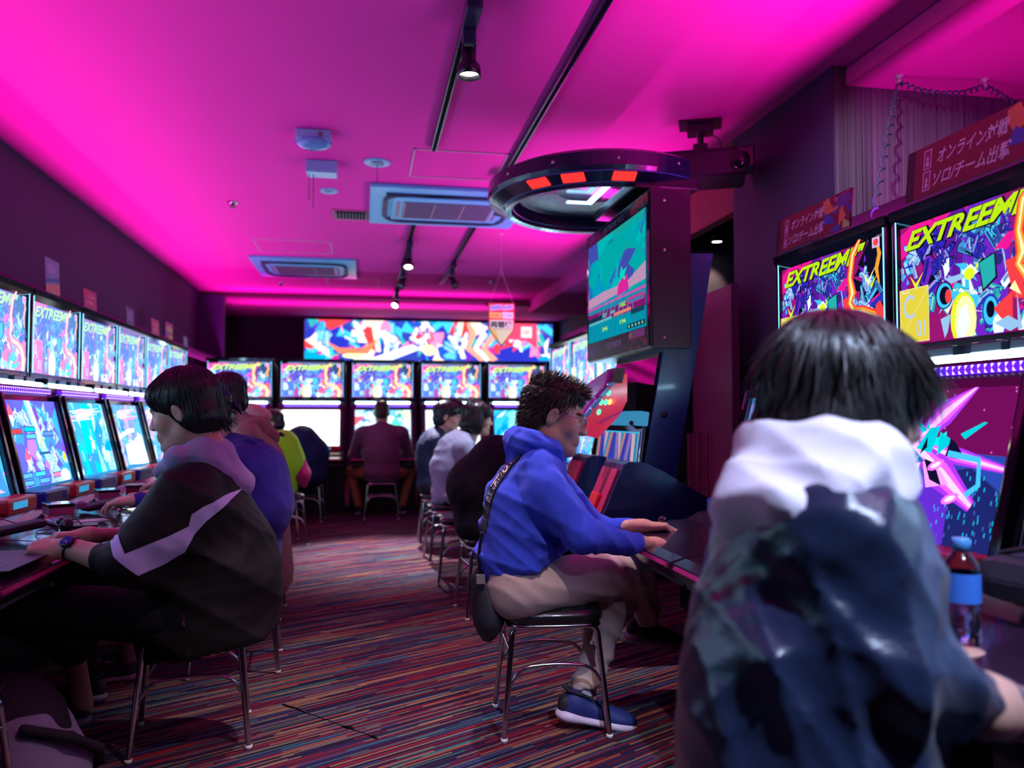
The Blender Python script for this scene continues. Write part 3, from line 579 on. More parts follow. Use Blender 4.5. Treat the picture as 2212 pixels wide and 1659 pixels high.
A.rect(.01, .29, .125, .345, (.95, .75, .2)); A.text('両替', .02, .298, .09, .038, (.85, .15, .1), .02); A.rect(.135, .285, .25, .35, (.85, .8, .9)); A.text('¥1,000', .14, .30, .1, .03, (.0, .35, .6), .02)
A.poly([(.0, .27), (.26, .27), (.26, .278), (0, .278)], (.9, .15, .1))
o = signage('print', A, mat('sign_print', (1, 1, 1), .4, attr=True), e, (-.13, -.002, 1.85), (PI / 2, 0, 0)); PR = M['sign_print']; PR.node_tree.nodes['Principled BSDF'].inputs['Emission Strength'].default_value = .45  # faint glow put into the print in place of light on the sign
PR.node_tree.links.new(PR.node_tree.nodes['Color Attribute'].outputs[0], PR.node_tree.nodes['Principled BSDF'].inputs['Emission Color'])
MB().tube([(-.12, .006, 2.29), (0, .006, 2.62)], .0012, 5).tube([(.12, .006, 2.29), (0, .006, 2.62)], .0012, 5).tube([(0, .006, 2.62), (0, .006, 3.0)], .0014, 5).lathe([(0, 3.0), (.02, 3.0), (.02, 2.985), (0, 2.985)], 10).build('cord', WHT, e)
# change machine at the right end of the back row
e = empty('change_machine', (2.62, 10.6, 0), 0, 'tall dark change machine with a pale lit front right of the back row', 'change machine')
MB().box((-.28, -.30, 0), (.28, .30, 1.87), 0, .02).build('cabinet', mat('navy_metal', (.015, .03, .12), .3), e)
A = Art(.36, .95); A.rect(0, 0, .36, .95, (.35, .75, .95)); 
for k in range(9): A.rect(.01 + k * .038, .72, .03 + k * .038, .93, [(.9, .7, .8), (.5, .9, .9), (.85, .85, .6)][k % 3])
A.text('両替', .06, .5, .24, .12, (.05, .2, .4), .03); A.rect(.05, .3, .3, .32, (.1, .35, .6)); A.rect(.05, .1, .14, .2, (.1, .3, .5))
signage('lit_panel', A, ART, e, (-.18, -.303, .85), (PI / 2, 0, 0), 1.1)
# ------------------------------------------------------------------ small signs on top of the machines
def top_sign(name, loc, rz, wd, ht, kind, label, tilt=.1):
    e = empty(name, loc, rz, label, 'sign', 'signs standing on the machines')
    MB().box((-wd / 2, 0, 0), (wd / 2, .006, ht), M4=Matrix.Rotation(-tilt, 4, 'X')).build('board', mat('sign_back', (.03, .01, .03), .5), e)
    A = Art(wd, ht); rnd = random.Random(5)
    if kind == 'jp':
        A.rect(0, 0, wd, ht, (.22, .01, .05)); A.rect(0, 0, wd * .06, ht, (.04, .01, .03))
        for k in range(16): shard(A, rnd, wd * rnd.uniform(.70, .98), ht * rnd.random(), ht * .25, rnd.choice([(.05, .08, .5), (.4, .04, .25), (.7, .2, .1), (.15, .05, .35), (.5, .55, .2)]), stretch=1.5, ang=rnd.uniform(0, 3))
        A.text('オンライン対戦', wd * .22, ht * .54, wd * .45, ht * .30, (.75, .60, .9), .012, .3); A.text('ソロ/チーム出撃', wd * .20, ht * .12, wd * .49, ht * .30, (.75, .60, .9), .012, .3)
        for y in (.1, .52):
            A.rect(wd * .125, ht * y, wd * .18, ht * (y + .38), (.7, .5, .85)); A.rect(wd * .131, ht * (y + .02), wd * .174, ht * (y + .36), (.35, .02, .12)); A.ell(wd * .152, ht * (y + .2), wd * .008, ht * .05, (.7, .5, .85)); A.ell(wd * .152, ht * (y + .1), wd * .012, ht * .05, (.7, .5, .85))
    elif kind == 'sky':
        A.rect(0, 0, wd, ht, (.25, .40, .60)); A.poly([(0, 0), (wd, 0), (wd, ht * .35), (0, ht * .2)], (.75, .35, .25)); A.poly([(0, ht * .25), (wd, ht * .4), (wd, ht * .52), (0, ht * .35)], (.03, .25, .55)); A.ell(wd * .45, ht * .72, wd * .3, ht * .15, (.45, .45, .75))
    elif kind == 'pink':
        A.rect(0, 0, wd, ht, (.65, .04, .20)); A.text('ソロ出撃', wd * .15, ht * .55, wd * .7, ht * .2, (.95, .4, .6), .01); A.text('対戦', wd * .2, ht * .2, wd * .5, ht * .2, (.95, .4, .6), .01)
    elif kind == 'grey':
        A.rect(0, 0, wd, ht, (.12, .10, .30)); A.rect(wd * .2, ht * .2, wd * .8, ht * .8, (.25, .2, .45))
    else:
        A.rect(0, 0, wd, ht, (.45, .05, .3))
        for k in range(30): shard(A, rnd, wd * rnd.random(), ht * rnd.random(), wd * .3, rnd.choice([(.9, .45, .05), (.2, .1, .6), (.8, .05, .3), (.7, .7, .1), (.1, .2, .7)]), stretch=1.4, ang=rnd.uniform(0, 3))
        A.text('EXTREME', wd * .05, ht * .86, wd * .9, ht * .08, (.8, .9, .1), .02)
    s = signage('print', A, PAPER, e, (0, 0, 0), (0, 0, 0)); s.matrix_basis = Matrix.Rotation(-tilt, 4, 'X') @ Matrix.Translation((-wd / 2, -.002, 0)) @ Matrix.Rotation(PI / 2, 4, 'X')
    return e
ZT = 1.869
top_sign('sign_board', (1.80, 3.03, ZT), -PI / 2, .56, .15, 'jp', 'maroon Japanese sign on the farther right machine, above the hooded player\'s head')
top_sign('sign_board', (1.80, 2.10, ZT), -PI / 2, .66, .17, 'jp', 'maroon Japanese sign on the near right machine, the larger of the two')
for k, (y, wd, ht, kd, lb) in enumerate(((5.12, .22, .20, 'sky', 'sky blue picture card standing on the machine with the VS screen'), (5.78, .26, .12, 'pink', 'nearest pink card on the left row'), (6.72, .22, .13, 'grey', 'violet grey card between the two pink cards'), (7.5, .26, .13, 'pink', 'farther pink card on the left row'), (8.72, .2, .1, 'grey', 'small violet card below the tall colourful poster'))):
    top_sign('sign_card', (-1.79, y, ZT), PI / 2, wd, ht, kd, lb, .06)
e = top_sign('poster', (-2.15, 9.6, 1.45), PI / 2, .34, .75, 'poster', 'tall narrow colourful poster standing at the far end of the left row', .0)
MB().box((-.17, .002, -1.45), (-.15, .01, 0)).box((.15, .002, -1.45), (.17, .01, 0)).build('stand', DMET, e)
# ------------------------------------------------------------------ ceiling fittings
WHT = mat('fitting_cyan_cast', (.25, .80, .90), .3, coat=.3)  # white fittings, with cyan screen light put into their colour
AC_CAST = mat('cassette_cyan_cast', (.15, .90, 1.0), .4, coat=.3)  # white panels too; the cyan light on them is painted in
def cassette(x0, y0, x1, y1, label):
    e = empty('air_conditioner', ((x0 + x1) / 2, (y0 + y1) / 2, 3.0), 0, label, 'air conditioner', 'ceiling air conditioners'); hx, hy = (x1 - x0) / 2, (y1 - y0) / 2
    MB().box((-hx, -hy, -.035), (hx, hy, 0), 0, .012).build('panel', AC_CAST, e)
    q = MB()
    ring = arc([(-hx * .80, -hy * .72, -.04), (hx * .80, -hy * .72, -.04), (hx * .80, hy * .72, -.04), (-hx * .80, hy * .72, -.04), (-hx * .80, -hy * .72, -.04), (hx * .1, -hy * .72, -.04)], .2, 6)
    q.tube(ring, .02, 8); q.build('air_slot', mat('slot_dark', (.02, .05, .10), .5), e)
    MB().box((-hx * .72, -hy * .60, -.05), (hx * .72, hy * .60, -.03), 0, .012).build('inner_panel', AC_CAST, e)
    q = MB(); gx, gy = hx * .56, hy * .42
    q.box((-gx, -gy, -.054), (gx, gy, -.048), 1)
    for k in range(15): y = -gy + 2 * gy * k / 14; q.box((-gx, y - .004, -.059), (gx, y + .004, -.053), 0)
    for k in range(4): x = -gx + 2 * gx * k / 3; q.box((x - .008, -gy, -.061), (x + .008, gy, -.052), 0)
    q.build('intake_grille', [GREY, mat('filter_dark', (.08, .22, .32), .7)], e)
    for s in (-1, 1): MB().box((min(s * hx * .62, s * hx * .66), -gy, -.053), (max(s * hx * .62, s * hx * .66), gy, -.049)).build('grille_catch', GREY, e)
cassette(.04, 6.42, 1.38, 7.66, 'larger white ceiling cassette air conditioner, the one nearer the camera')
cassette(-1.31, 9.6, -.1, 10.85, 'smaller looking white ceiling cassette air conditioner farther away at the left')
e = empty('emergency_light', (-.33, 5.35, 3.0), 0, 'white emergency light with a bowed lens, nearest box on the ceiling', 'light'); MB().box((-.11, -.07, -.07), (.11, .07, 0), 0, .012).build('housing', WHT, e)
MB().lathe([(0, -.115), (.07, -.108), (.11, -.09), (.122, -.065), (.118, -.06)], 28, 0, Matrix.Scale(.72, 4, (0, 1, 0))).build('lens', mat('lens_cool', (.15, .55, .85), .12, coat=.5), e)
MB().box((.03, -.075, -.05), (.06, -.069, -.02)).build('test_window', GREY, e)
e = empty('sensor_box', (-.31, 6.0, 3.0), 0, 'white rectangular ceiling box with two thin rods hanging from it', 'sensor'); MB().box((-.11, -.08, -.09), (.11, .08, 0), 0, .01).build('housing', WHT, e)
for x, l in ((-.09, .2), (-.06, .26)): MB().tube([(x, 0, -.08), (x, 0, -.08 - l)], .004, 6).build('rod', GREY, e)
for x, y, r_, lb, rod in ((.087, 5.9, .10, 'round ceiling speaker with a hanging rod between the emergency light and the track', 1), (-.29, 6.72, .075, 'small round ceiling downlight rim left of the near air conditioner', 0)):
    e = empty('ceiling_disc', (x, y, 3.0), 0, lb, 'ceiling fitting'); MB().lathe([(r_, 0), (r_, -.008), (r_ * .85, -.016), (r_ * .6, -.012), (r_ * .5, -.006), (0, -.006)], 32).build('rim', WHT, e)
    MB().lathe([(r_ * .5, -.014), (r_ * .3, -.02), (0, -.021)], 24).build('centre', mat('centre_teal', (.2, .5, .55), .3), e)
    if rod: MB().tube([(0, 0, -.01), (0, 0, -.16)], .004, 6).build('rod', GREY, e)
for x, y, lb in ((-1.12, 7.24, 'ceiling sprinkler head at the left, nearest of the three'), (-1.13, 11.5, 'far left ceiling sprinkler head beyond the far air conditioner'), (1.72, 10.86, 'far right ceiling sprinkler head near the hanging sign')):
    e = empty('sprinkler', (x, y, 3.0), 0, lb, 'sprinkler', 'ceiling sprinklers'); MB().lathe([(.045, 0), (.045, -.012), (.03, -.02), (0, -.02)], 16).build('rose', CHR, e); MB().lathe([(.016, -.02), (.016, -.04), (.03, -.045), (.02, -.055), (0, -.057)], 12).build('head', GREY, e)
e = empty('ceiling_vent', (-.125, 7.49, 3.0), 0, 'small square ceiling vent with dark slots beside the near air conditioner', 'vent')
MB().box((-.17, -.17, -.008), (.17, .17, 0)).build('frame', mat('vent_pink', (.5, .08, .3), .5), e); MB().box((-.135, -.135, -.012), (.135, .135, -.008)).build('cavity', MATB, e)
for k in range(10): MB().box((-.13 + k * .0285, -.13, -.03), (-.122 + k * .0285, .13, -.012)).build('slat', mat('vent_slat', (.2, .4, .3), .4), e)
WHT = M['white_plastic']
# tracks and spot heads
TRK = mat('track_navy', (.02, .03, .07), .25, spec=.7)
def track(x, y0, y1, lb):
    e = empty('lighting_track', (x, 0, 3.0), 0, lb, 'lighting track', 'ceiling lighting tracks')
    MB().box((-.018, y0, -.03), (.018, y1, 0)).build('channel', MATB, e)
    for s in (-1, 1): MB().box((min(s * .012, s * .020), y0, -.036), (max(s * .012, s * .020), y1, 0)).build('rail', TRK, e)
track(.46, -.5, 5.5, 'near left ceiling track carrying the lit spotlight by the top edge'); track(1.04, -.5, 6.3, 'near right ceiling track running down behind the disc canopy')
track(.46, 7.7, 12.4, 'far left ceiling track behind the near air conditioner'); track(1.04, 7.7, 11.1, 'far right ceiling track ending in an unlit spotlight')
GLOW = emitmat('lamp_glow', (1, .93, .75), 22)
def head(x, y, lb, aim, lit=True, hs=1.0, **kw):
    e = empty('track_spotlight', (x, y, 2.964), 0, lb, 'spotlight', 'track spotlights')
    MB().box((-.035, -.12, -.06), (.035, .10, 0), 0, .006).build('driver_box', TRK, e)
    MB().box((-.03, .06, -.13), (.03, .12, -.06), 0, .006).tube([(-.028, .09, -.12), (-.028, .10, -.19)], .006, 6).tube([(.028, .09, -.12), (.028, .10, -.19)], .006, 6).build('bracket', TRK, e)
    d = (Vector(aim) - Vector((x, y + .10, 2.964 - .19))).normalized(); T = Matrix.Translation((0, .10, -.17)) @ d.to_track_quat('-Z', 'Y').to_matrix().to_4x4() @ Matrix.Scale(hs, 4)
    MB().lathe([(0, .03), (.028, .028), (.034, -.03), (.052, -.055), (.054, -.10), (.047, -.10), (.045, -.085), (.03, -.06)], 24, 0, T).build('lamp_head', BLK, e)
    MB().lathe([(.0, -.080), (.044, -.080)], 24, 0, T).build('lamp_glass', GLOW if lit else GREY, e)
    if lit:
        p = Vector((x, y + .10, 2.964 - .17)) + d * .11 * hs; spot('track_spot_lamp', p, aim, **kw)
COOL = (.55, .68, 1.0)
head(.46, 3.50, 'lit track spotlight near the top edge of the photo', (.50, 3.5, 0), power=170, size=66, blend=.7, color=(.95, .85, .95))
head(.46, 8.45, 'lit track spotlight just beyond the near air conditioner', (.25, 6.9, 0), power=1300, size=44, blend=.9, color=(.9, .8, 1))
head(.46, 9.7, 'dark track spotlight behind the lit one on the far left track', (-.8, 8.6, .2), lit=False)
head(.46, 11.6, 'farthest lit track spotlight by the ceiling beam', (-1.0, 8.8, 0), power=700, size=50, blend=.7, color=(1, .82, .62))
head(1.04, 9.55, 'unlit track spotlight at the end of the far right track', (1.9, 9.0, 1), lit=False)
head(.46, 1.6, 'lit track spotlight overhead outside the frame on the left track', (.25, 2.4, 0), power=110, size=58, blend=.7, color=(1, .84, .75))
head(1.04, .0, 'lit track spotlight overhead above the player in the white hood', (.75, 1.2, 1.0), power=330, size=44, blend=.6, color=COOL)
head(1.04, 1.5, 'track spotlight outside the frame aimed at the striped wall', (2.80, 3.83, 2.1), power=220, size=34, blend=.8, color=(.8, .75, 1))
head(1.04, 6.0, 'lit track spotlight hidden behind the disc canopy', (.8, 6.5, .9), power=170, size=46, blend=.6, color=(.8, .88, 1))
# wall spotlight beyond the tower
e = empty('ceiling_spotlight', (2.925, 6.36, 3.0), 0, 'black cylinder ceiling spotlight beyond the tower washing the wall', 'spotlight')
MB().lathe([(0, 0), (.06, 0), (.06, -.02), (.03, -.03), (.03, -.24), (.055, -.25), (.055, -.38), (.045, -.38), (.04, -.36)], 20).build('housing', BLK, e); MB().lathe([(0, -.372), (.045, -.372)], 20).build('lamp_glass', GLOW, e)
spot('wall_wash_lamp', (2.925, 6.36, 2.612), (2.99, 6.60, 2.25), 40, (1, .72, .42), 44, .8, .02)
# ------------------------------------------------------------------ projector
e = empty('projector', (2.08, 4.75, 0), R(-24), 'black projector hanging from a ceiling mount right of the disc canopy', 'projector')
MB().box((-.27, -.20, 2.61), (.27, .16, 2.78), 0, .03).build('housing', DMET, e)
MB().box((.21, -.23, 2.63), (.32, -.06, 2.77), 0, .015).build('lens_block', BLK, e)
MB().lathe([(0, .05), (.05, .05), (.055, 0), (.0, 0)], 20, 0, Matrix.Translation((.235, -.23, 2.67)) @ Matrix.Rotation(PI / 2, 4, 'X')).build('lens', GBLK, e)
MB().box((-.08, -.06, 2.93), (.08, .06, 2.985)).box((-.13, -.09, 2.985), (.13, .09, 3.0)).tube([(0, 0, 2.93), (0, 0, 2.86)], .02, 8).box((-.045, -.045, 2.78), (.045, .045, 2.86), 0, .01).build('ceiling_mount', BLK, e)
MB().tube(arc([(.05, 0, 2.93), (.12, .02, 2.9), (.13, .02, 2.8), (.06, .04, 2.74)], .04), .004, 6).build('cable', BLK, e)
# ------------------------------------------------------------------ coiled cord along the ceiling
def coil(pts, r, turns):
    P = [Vector(p) for p in pts]; L = [0]
    for a, b in zip(P, P[1:]): L.append(L[-1] + (b - a).length)
    out = []; n = int(turns * 14)
    for i in range(n + 1):
        s = L[-1] * i / n; k = max(j for j in range(len(P) - 1) if L[j] <= s + 1e-9); t = (s - L[k]) / (L[k + 1] - L[k]); c = P[k].lerp(P[k + 1], t); d = (P[k + 1] - P[k]).normalized()
        u = d.cross(Vector((0, 1, .2))).normalized(); v = d.cross(u); a = 2 * PI * turns * i / n; out.append(c + (u * math.cos(a) + v * math.sin(a)) * r)
    return out
CZ = 2.9; CORDM = mat('cord_blueblack', (.03, .07, .12), .2, coat=.5)
h1 = at(1943, 170, z=CZ - .02); h2 = at(2128, 178, z=CZ - .02); lowp = at(1885, 475, y=2.85)
e = empty('coiled_cord', (0, 0, 0), 0, 'black coiled cord hanging from two ceiling hooks at the upper right', 'cord')
MB().tube(coil([h1 - Vector((0, 0, .02)), (h1 + lowp) / 2 + Vector((0, 0, .02)), lowp], .011, 13), .0055, 6).build('hanging_coil', CORDM, e)
sag = (h1 + h2) / 2 - Vector((0, 0, .07)); far = at(2260, 235, z=CZ - .1)
MB().tube(coil([h1 - Vector((0, 0, .02)), h1.lerp(sag, .5) - Vector((0, 0, .025)), sag, h2.lerp(sag, .5) - Vector((0, 0, .025)), h2 - Vector((0, 0, .02)), h2.lerp(far, .5) - Vector((0, 0, .05)), far], .012, 27), .005, 6).build('sagging_coil', CORDM, e)
for h_ in (h1, h2):
    MB().lathe([(0, 0), (.022, 0), (.022, -.01), (.008, -.014), (.008, -.03), (.016, -.035), (0, -.045)], 14, 0, Matrix.Translation((h_.x, h_.y, CZ))).build('hook', WHT, e)
# ------------------------------------------------------------------ the monitor tower
e = TW = empty('monitor_tower', (1.5, 4.4, 0), 0, 'tall black monitor tower with a disc canopy and a big live screen', 'arcade machine')
def L3(p): return (p[0] - 1.5, p[1] - 4.4, p[2])
# canopy
m = MB(); cx, cy, cs_ = -.12, .22, .865
prof = [(0, 2.50), (.30, 2.50), (.565, 2.455), (.595, 2.40), (.61, 2.372), (.655, 2.365), (.672, 2.383), (.76, 2.425), (.775, 2.45), (.765, 2.525), (.70, 2.555), (0, 2.56)]
n = 72; vs = []; fs = []
for r_, z in prof:
    for k in range(n):
        a = 2 * PI * k / n; vs.append((min(cx + cs_ * r_ * math.cos(a), .22), cy + cs_ * r_ * math.sin(a), z))
for i in range(len(prof) - 1):
    for k in range(n): fs.append((i * n + k, i * n + (k + 1) % n, (i + 1) * n + (k + 1) % n, (i + 1) * n + k))
m.add(vs, fs); can = m.build('canopy', mat('canopy_black', (.010, .016, .05), .22, coat=.4), e)
q = MB()
for r_, z in ((.597, 2.397), (.673, 2.384), (.762, 2.424)):
    q.tube([(min(cx + cs_ * r_ * math.cos(a), .222), cy + cs_ * r_ * math.sin(a), z) for a in [2 * PI * k / 72 for k in range(72)]], .0035, 6, closed=True)
q.build('canopy_edge', mat('edge_blue', (.05, .12, .4), .2, coat=.5), can)
for px, py in ((1123, 379), (1217, 360), (1362, 363)):
    p = at(px, py, z=2.405); dx, dy = p.x - 1.38, p.y - 4.62; a = math.atan2(dy, dx); T = Matrix.Translation((cx + .62 * math.cos(a), cy + .62 * math.sin(a), 2.404)) @ Matrix.Rotation(a, 4, 'Z') @ Matrix.Rotation(-.45, 4, 'Y')
    MB().box((-.032, -.062, -.006), (.032, .062, .004), 0, .004, T).build('red_lamp', emitmat('red_lamp', (1, .03, .03), 1.5), can)
for a in (205, 232, 262, 292):
    MB().lathe([(0, .008), (.008, .006), (.01, 0)], 10, 0, Matrix.Translation((cx + .668 * math.cos(R(a)), cy + .668 * math.sin(R(a)), 2.485)) @ Matrix.Rotation(R(a), 4, 'Z') @ Matrix.Rotation(PI / 2, 4, 'Y')).build('rivet', CHR, can)
MB().box((-.16, -.20, 2.462), (-.12, .40, 2.47)).box((-.28, .36, 2.462), (-.12, .40, 2.47)).build('canopy_light', emitmat('canopy_light', (.35, .65, 1), 5), can)
MB().box((-.10, -.36, 2.36), (.26, .40, 2.42), 0, .01).build('canopy_neck', DMET, e)
# monitor
mo = MB().box((-.10, -.60, 1.49), (.11, .56, 2.29), 0, .008).build('monitor', mat('monitor_purple', (.035, .012, .035), .35), e)
MB().box((-.106, -.59, 1.50), (-.099, .55, 2.28)).build('front_frame', GBLK, mo)
s = signage('screen', screen_art(1.05, .60, 'arena', 21), SCR, mo, (-.109, .50, 1.60), (0, 0, 0), .95); s.matrix_basis = Matrix.Translation((-.109, .505, 1.605)) @ Matrix.Rotation(-PI / 2, 4, 'Z') @ Matrix.Rotation(PI / 2, 4, 'X')
A = Art(1.1, .10); A.rect(0, 0, 1.1, .10, (.006, .006, .02)); A.text('LIVE MONITOR', .38, .04, .28, .035, (.45, .38, .6), .005)
rnd = random.Random(3)
for k in range(12): shard(A, rnd, rnd.uniform(.8, 1.1), rnd.uniform(0, .1), .03, (.3, .01, .03), stretch=2)
for k in range(9): shard(A, rnd, rnd.uniform(.0, .2), rnd.uniform(0, .1), .03, (.05, .03, .3), stretch=2)
A.rect(.80, .06, 1.04, .099, (.45, .15, .4)); A.ell(.82, .08, .012, .015, YE)
s = signage('lower_print', A, mat('panel_print', (1, 1, 1), .25, attr=True), mo, (0, 0, 0), (0, 0, 0)); s.matrix_basis = Matrix.Translation((-.1075, .525, 1.502)) @ Matrix.Rotation(-PI / 2, 4, 'Z') @ Matrix.Rotation(PI / 2, 4, 'X')
A = Art(1.1, .065); A.rect(0, 0, 1.1, .065, (.006, .006, .02)); A.text('EXTREME VS 2', .35, .018, .36, .028, (.3, .3, .45), .005)
for k in range(14): shard(A, rnd, rnd.uniform(.85, 1.1), rnd.uniform(0, .065), .035, (.4, .01, .05), stretch=2)
for k in range(9): shard(A, rnd, rnd.uniform(.0, .3), rnd.uniform(0, .065), .03, (.3, .01, .15), stretch=2)
s = signage('upper_print', A, M['panel_print'], mo, (0, 0, 0), (0, 0, 0)); s.matrix_basis = Matrix.Translation((-.1075, .525, 2.212)) @ Matrix.Rotation(-PI / 2, 4, 'Z') @ Matrix.Rotation(PI / 2, 4, 'X')
for z in (2.23, 1.98, 1.54): MB().lathe([(0, .006), (.008, .004), (.01, 0)], 10, 0, Matrix.Translation((-.03, -.6, z)) @ Matrix.Rotation(PI / 2, 4, 'X')).build('rivet', CHR, mo)
# column, seen from its side
def pxs(l, y): return [(lambda p: (p.x - 1.5, p.z))(at(a, b, y=y)) for a, b in l]
NAV = mat('column_navy_blue_lit', (.012, .06, .20), .3, coat=.25)  # navy, with the blue light falling on it put into the colour
MB().prism(pxs([(1434, 756), (1460, 560), (1460, 548), (1540, 548), (1526, 640), (1463, 1015), (1452, 1200), (1392, 1200), (1392, 1000)], 3.85), -.55, .20, 'y').build('column', NAV, e)
MB().box((.02, -.30, 1.7), (.14, .38, 2.38)).build('rear_post', MATB, e)
MB().prism(pxs([(1432, 760), (1390, 1000), (1386, 1000), (1428, 760)], 3.85), -.52, .17, 'y').build('front_panel', mat('front_gloss', (.02, .004, .03), .06, coat=1), e)
MB().prism(pxs([(1436, 835), (1392, 940), (1376, 940), (1376, 825)], 3.85), -.53, .18, 'y').build('camera_hood', MATB, e)
MB().lathe([(0, .012), (.012, .01), (.016, 0)], 14, 0, Matrix.Translation((-.02, -.552, 1.16)) @ Matrix.Rotation(PI / 2, 4, 'X')).build('camera_lens', GBLK, e)
# slanted poster display between the two card terminals
A = Art(.42, .46); A.rect(0, 0, .42, .46, (.05, .08, .45))
for k in range(16): x = k * .027; A.poly([(x, .46), (x + .03, .46), (x + .02 + .08 * math.sin(k), .12), (x - .01 + .08 * math.sin(k), .12)], [(.6, .25, .2), (.05, .05, .5), (.3, .2, .6), (.75, .5, .55), (.02, .3, .6)][k % 5])
for k in range(20): shard(A, rnd, .08 + .1 * rnd.random(), .08 * rnd.random() + .03, .03, rnd.choice([CY, (.1, .3, .8), OR]), stretch=2, ang=rnd.uniform(0, 3))
A.rect(.12, .10, .2, .16, (.05, .3, .4)); A.text('JAPAN', .125, .115, .07, .03, (.3, .8, .9), .02); A.rect(0, .452, .42, .46, CY); A.rect(.414, 0, .42, .46, CY)
dp = empty('display_panel'); bpy.data.objects.remove(dp)
T = Matrix.Translation((-.25, .02, .62)) @ Matrix.Rotation(-PI / 2, 4, 'Z') @ Matrix.Rotation(R(82), 4, 'X') @ Matrix.Scale(1.62, 4, (1, 0, 0))
o = MB().box((-.02, -.02, -.02), (.44, .50, -.003), 0, .006, T).build('display_case', GBLK, e)
s = bpy.data.objects.new('display_picture', A.mesh('display_picture', ART, .8)); link(s, o); s.matrix_basis = T
MB().box((-.03, .49, -.02), (.45, .56, .03), 0, .008, T).build('display_lamp', emitmat('display_lamp', (.05, .3, .55), .8), o)
# card terminals: humped side, sloping front with a raised red panel
def terminal(dy):
    body = pxs([(1262, 1210), (1345, 1003), (1358, 997), (1392, 1000), (1430, 1018), (1500, 1060), (1545, 1085), (1560, 1210)], 3.62)
    t = MB().prism(body, -.80 + dy, -.50 + dy, 'y').build('card_terminal', mat('terminal_navy', (.008, .022, .07), .25, coat=.4), e)
    a, b = Vector((body[0][0], 0, body[0][1])), Vector((body[1][0], 0, body[1][1])); d = (b - a); L = d.length; ax = math.atan2(d.z, d.x)
    T = Matrix.Translation((a.x, -.5 + dy, a.z)) @ Matrix.Rotation(-ax, 4, 'Y')
    MB().box((L * .16, -.27, -.002), (L * .94, -.03, .012), 0, .004, T).build('face_panel', mat('terminal_red', (.45, .02, .09), .35, bump=.05, bscale=500), t)
    MB().box((L * .18, -.20, .012), (L * .66, -.09, .035), 0, .01, T).build('reader_cover', mat('reader_red', (.65, .03, .04), .3), t)
    return t
terminal(0); terminal(.62)
# red translucent panel with round lamps, held out at an angle
e2 = empty('card_display', (0, 0, 0), 0, 'red translucent octagonal panel with green lamps beside the hoodie player\'s face', 'display')
YP = 3.72
def pp(l, y=YP): return [(lambda p: (p.x, p.z))(at(a, b, y=y)) for a, b in l]
REDT = mat('red_translucent', (.85, .03, .08), .15, emit=(.9, .015, .05), es=.35, coat=.5); PURT = mat('purple_translucent', (.25, .01, .25), .15, emit=(.25, .01, .3), es=.25, coat=.5)
MB().prism(pp([(1355, 808), (1355, 865), (1340, 895), (1292, 947), (1252, 938), (1258, 912), (1303, 850), (1338, 808)]), YP, YP + .02, 'y').build('red_plate', REDT, e2)
MB().prism(pp([(1338, 800), (1316, 800), (1272, 830), (1262, 868), (1262, 900), (1300, 850)]), YP + .03, YP + .05, 'y').build('purple_plate', PURT, e2)
MB().prism(pp([(1347, 795), (1340, 828), (1318, 826), (1327, 795)]), YP - .03, YP + .12, 'y').build('top_block', mat('block_maroon', (.05, .008, .02), .4), e2)
q = MB()
for l in (((1342, 812), (1320, 838)), ((1318, 842), (1302, 860)), ((1300, 864), (1284, 884)), ((1281, 888), (1268, 903)), ((1266, 906), (1252, 925))):
    (a, b), (c, d) = l; dx, dy = (d - b) / 40 * 9, (a - c) / 40 * 9; q.prism(pp([(a, b), (c, d), (c - 5, d - 5), (a - 5, b - 5)], YP - .025), YP - .025, YP + .005, 'y')
q.build('connector_row', mat('connector_blue', (.03, .2, .45), .2, coat=.5), e2)
q = MB()
for px, py, c in ((1315, 849, 0), (1299, 869, 0), (1309, 869, 0), (1318, 868, 1), (1325, 867, 2), (1294, 890, 0)):
    p = at(px, py, y=YP - .01); T = Matrix.Translation((p.x, YP - .008, p.z)) @ Matrix.Rotation(PI / 2, 4, 'X') @ Matrix.Rotation(-.4, 4, 'Z') @ Matrix.Scale(1.5, 4, (0, 1, 0))
    MB().lathe([(.0001, .006), (.008, .004), (.010, 0)], 14, 0, T).build('round_lamp', [emitmat('lamp_green', (.1, 1, .35), 2.2), emitmat('lamp_amber', (1, .75, .15), 2), emitmat('lamp_red', (1, .12, .08), 1.5)][c], e2)
q = MB()
for k in range(9):
    a = at(1290 + 6 * k, 905 - 3 * k, y=YP - .002); q.box((a.x, YP - .004, a.z - .02), (a.x + .02, YP, a.z - .015))
q.build('circuit_print', PURT, e2)
MB().tube([(1.28, YP + .05, 1.12), (1.36, YP + .12, 1.08), (1.42, YP + .16, 1.08)], .012, 8).build('bracket', BLK, e2)
# partition beyond the tower, with its posters
p0 = empty('partition_panel', (2.3, 5.06, 0), 0, 'plum coloured upright partition panel behind the monitor tower', 'partition')
MB().box((-.02, -.30, 0), (.02, .32, 1.985), 0, .004).build('board', mat('partition_plum', (.30, .03, .14), .45), p0); MB().box((-.025, -.315, 0), (.025, -.30, 1.99)).build('edge_strip', mat('edge_plum', (.12, .02, .12), .4), p0)
e = empty('leaflet_rack', (1.95, 4.6, 0), 0, 'narrow rack of pale leaflets standing in the shadow beside the tower', 'rack')
MB().box((-.05, -.10, 0), (.05, .10, 1.05)).build('rack_frame', MATB, e)
A = Art(.16, .45)
for k in range(9): A.rect(k * .018, 0, k * .018 + .015, .45, [(.5, .45, .4), (.3, .25, .45), (.45, .4, .2)][k % 3])
s = bpy.data.objects.new('leaflets', A.mesh('leaflets', PAPER)); link(s, e); s.matrix_basis = Matrix.Translation((-.08, -.102, .60)) @ Matrix.Rotation(PI / 2, 4, 'X')
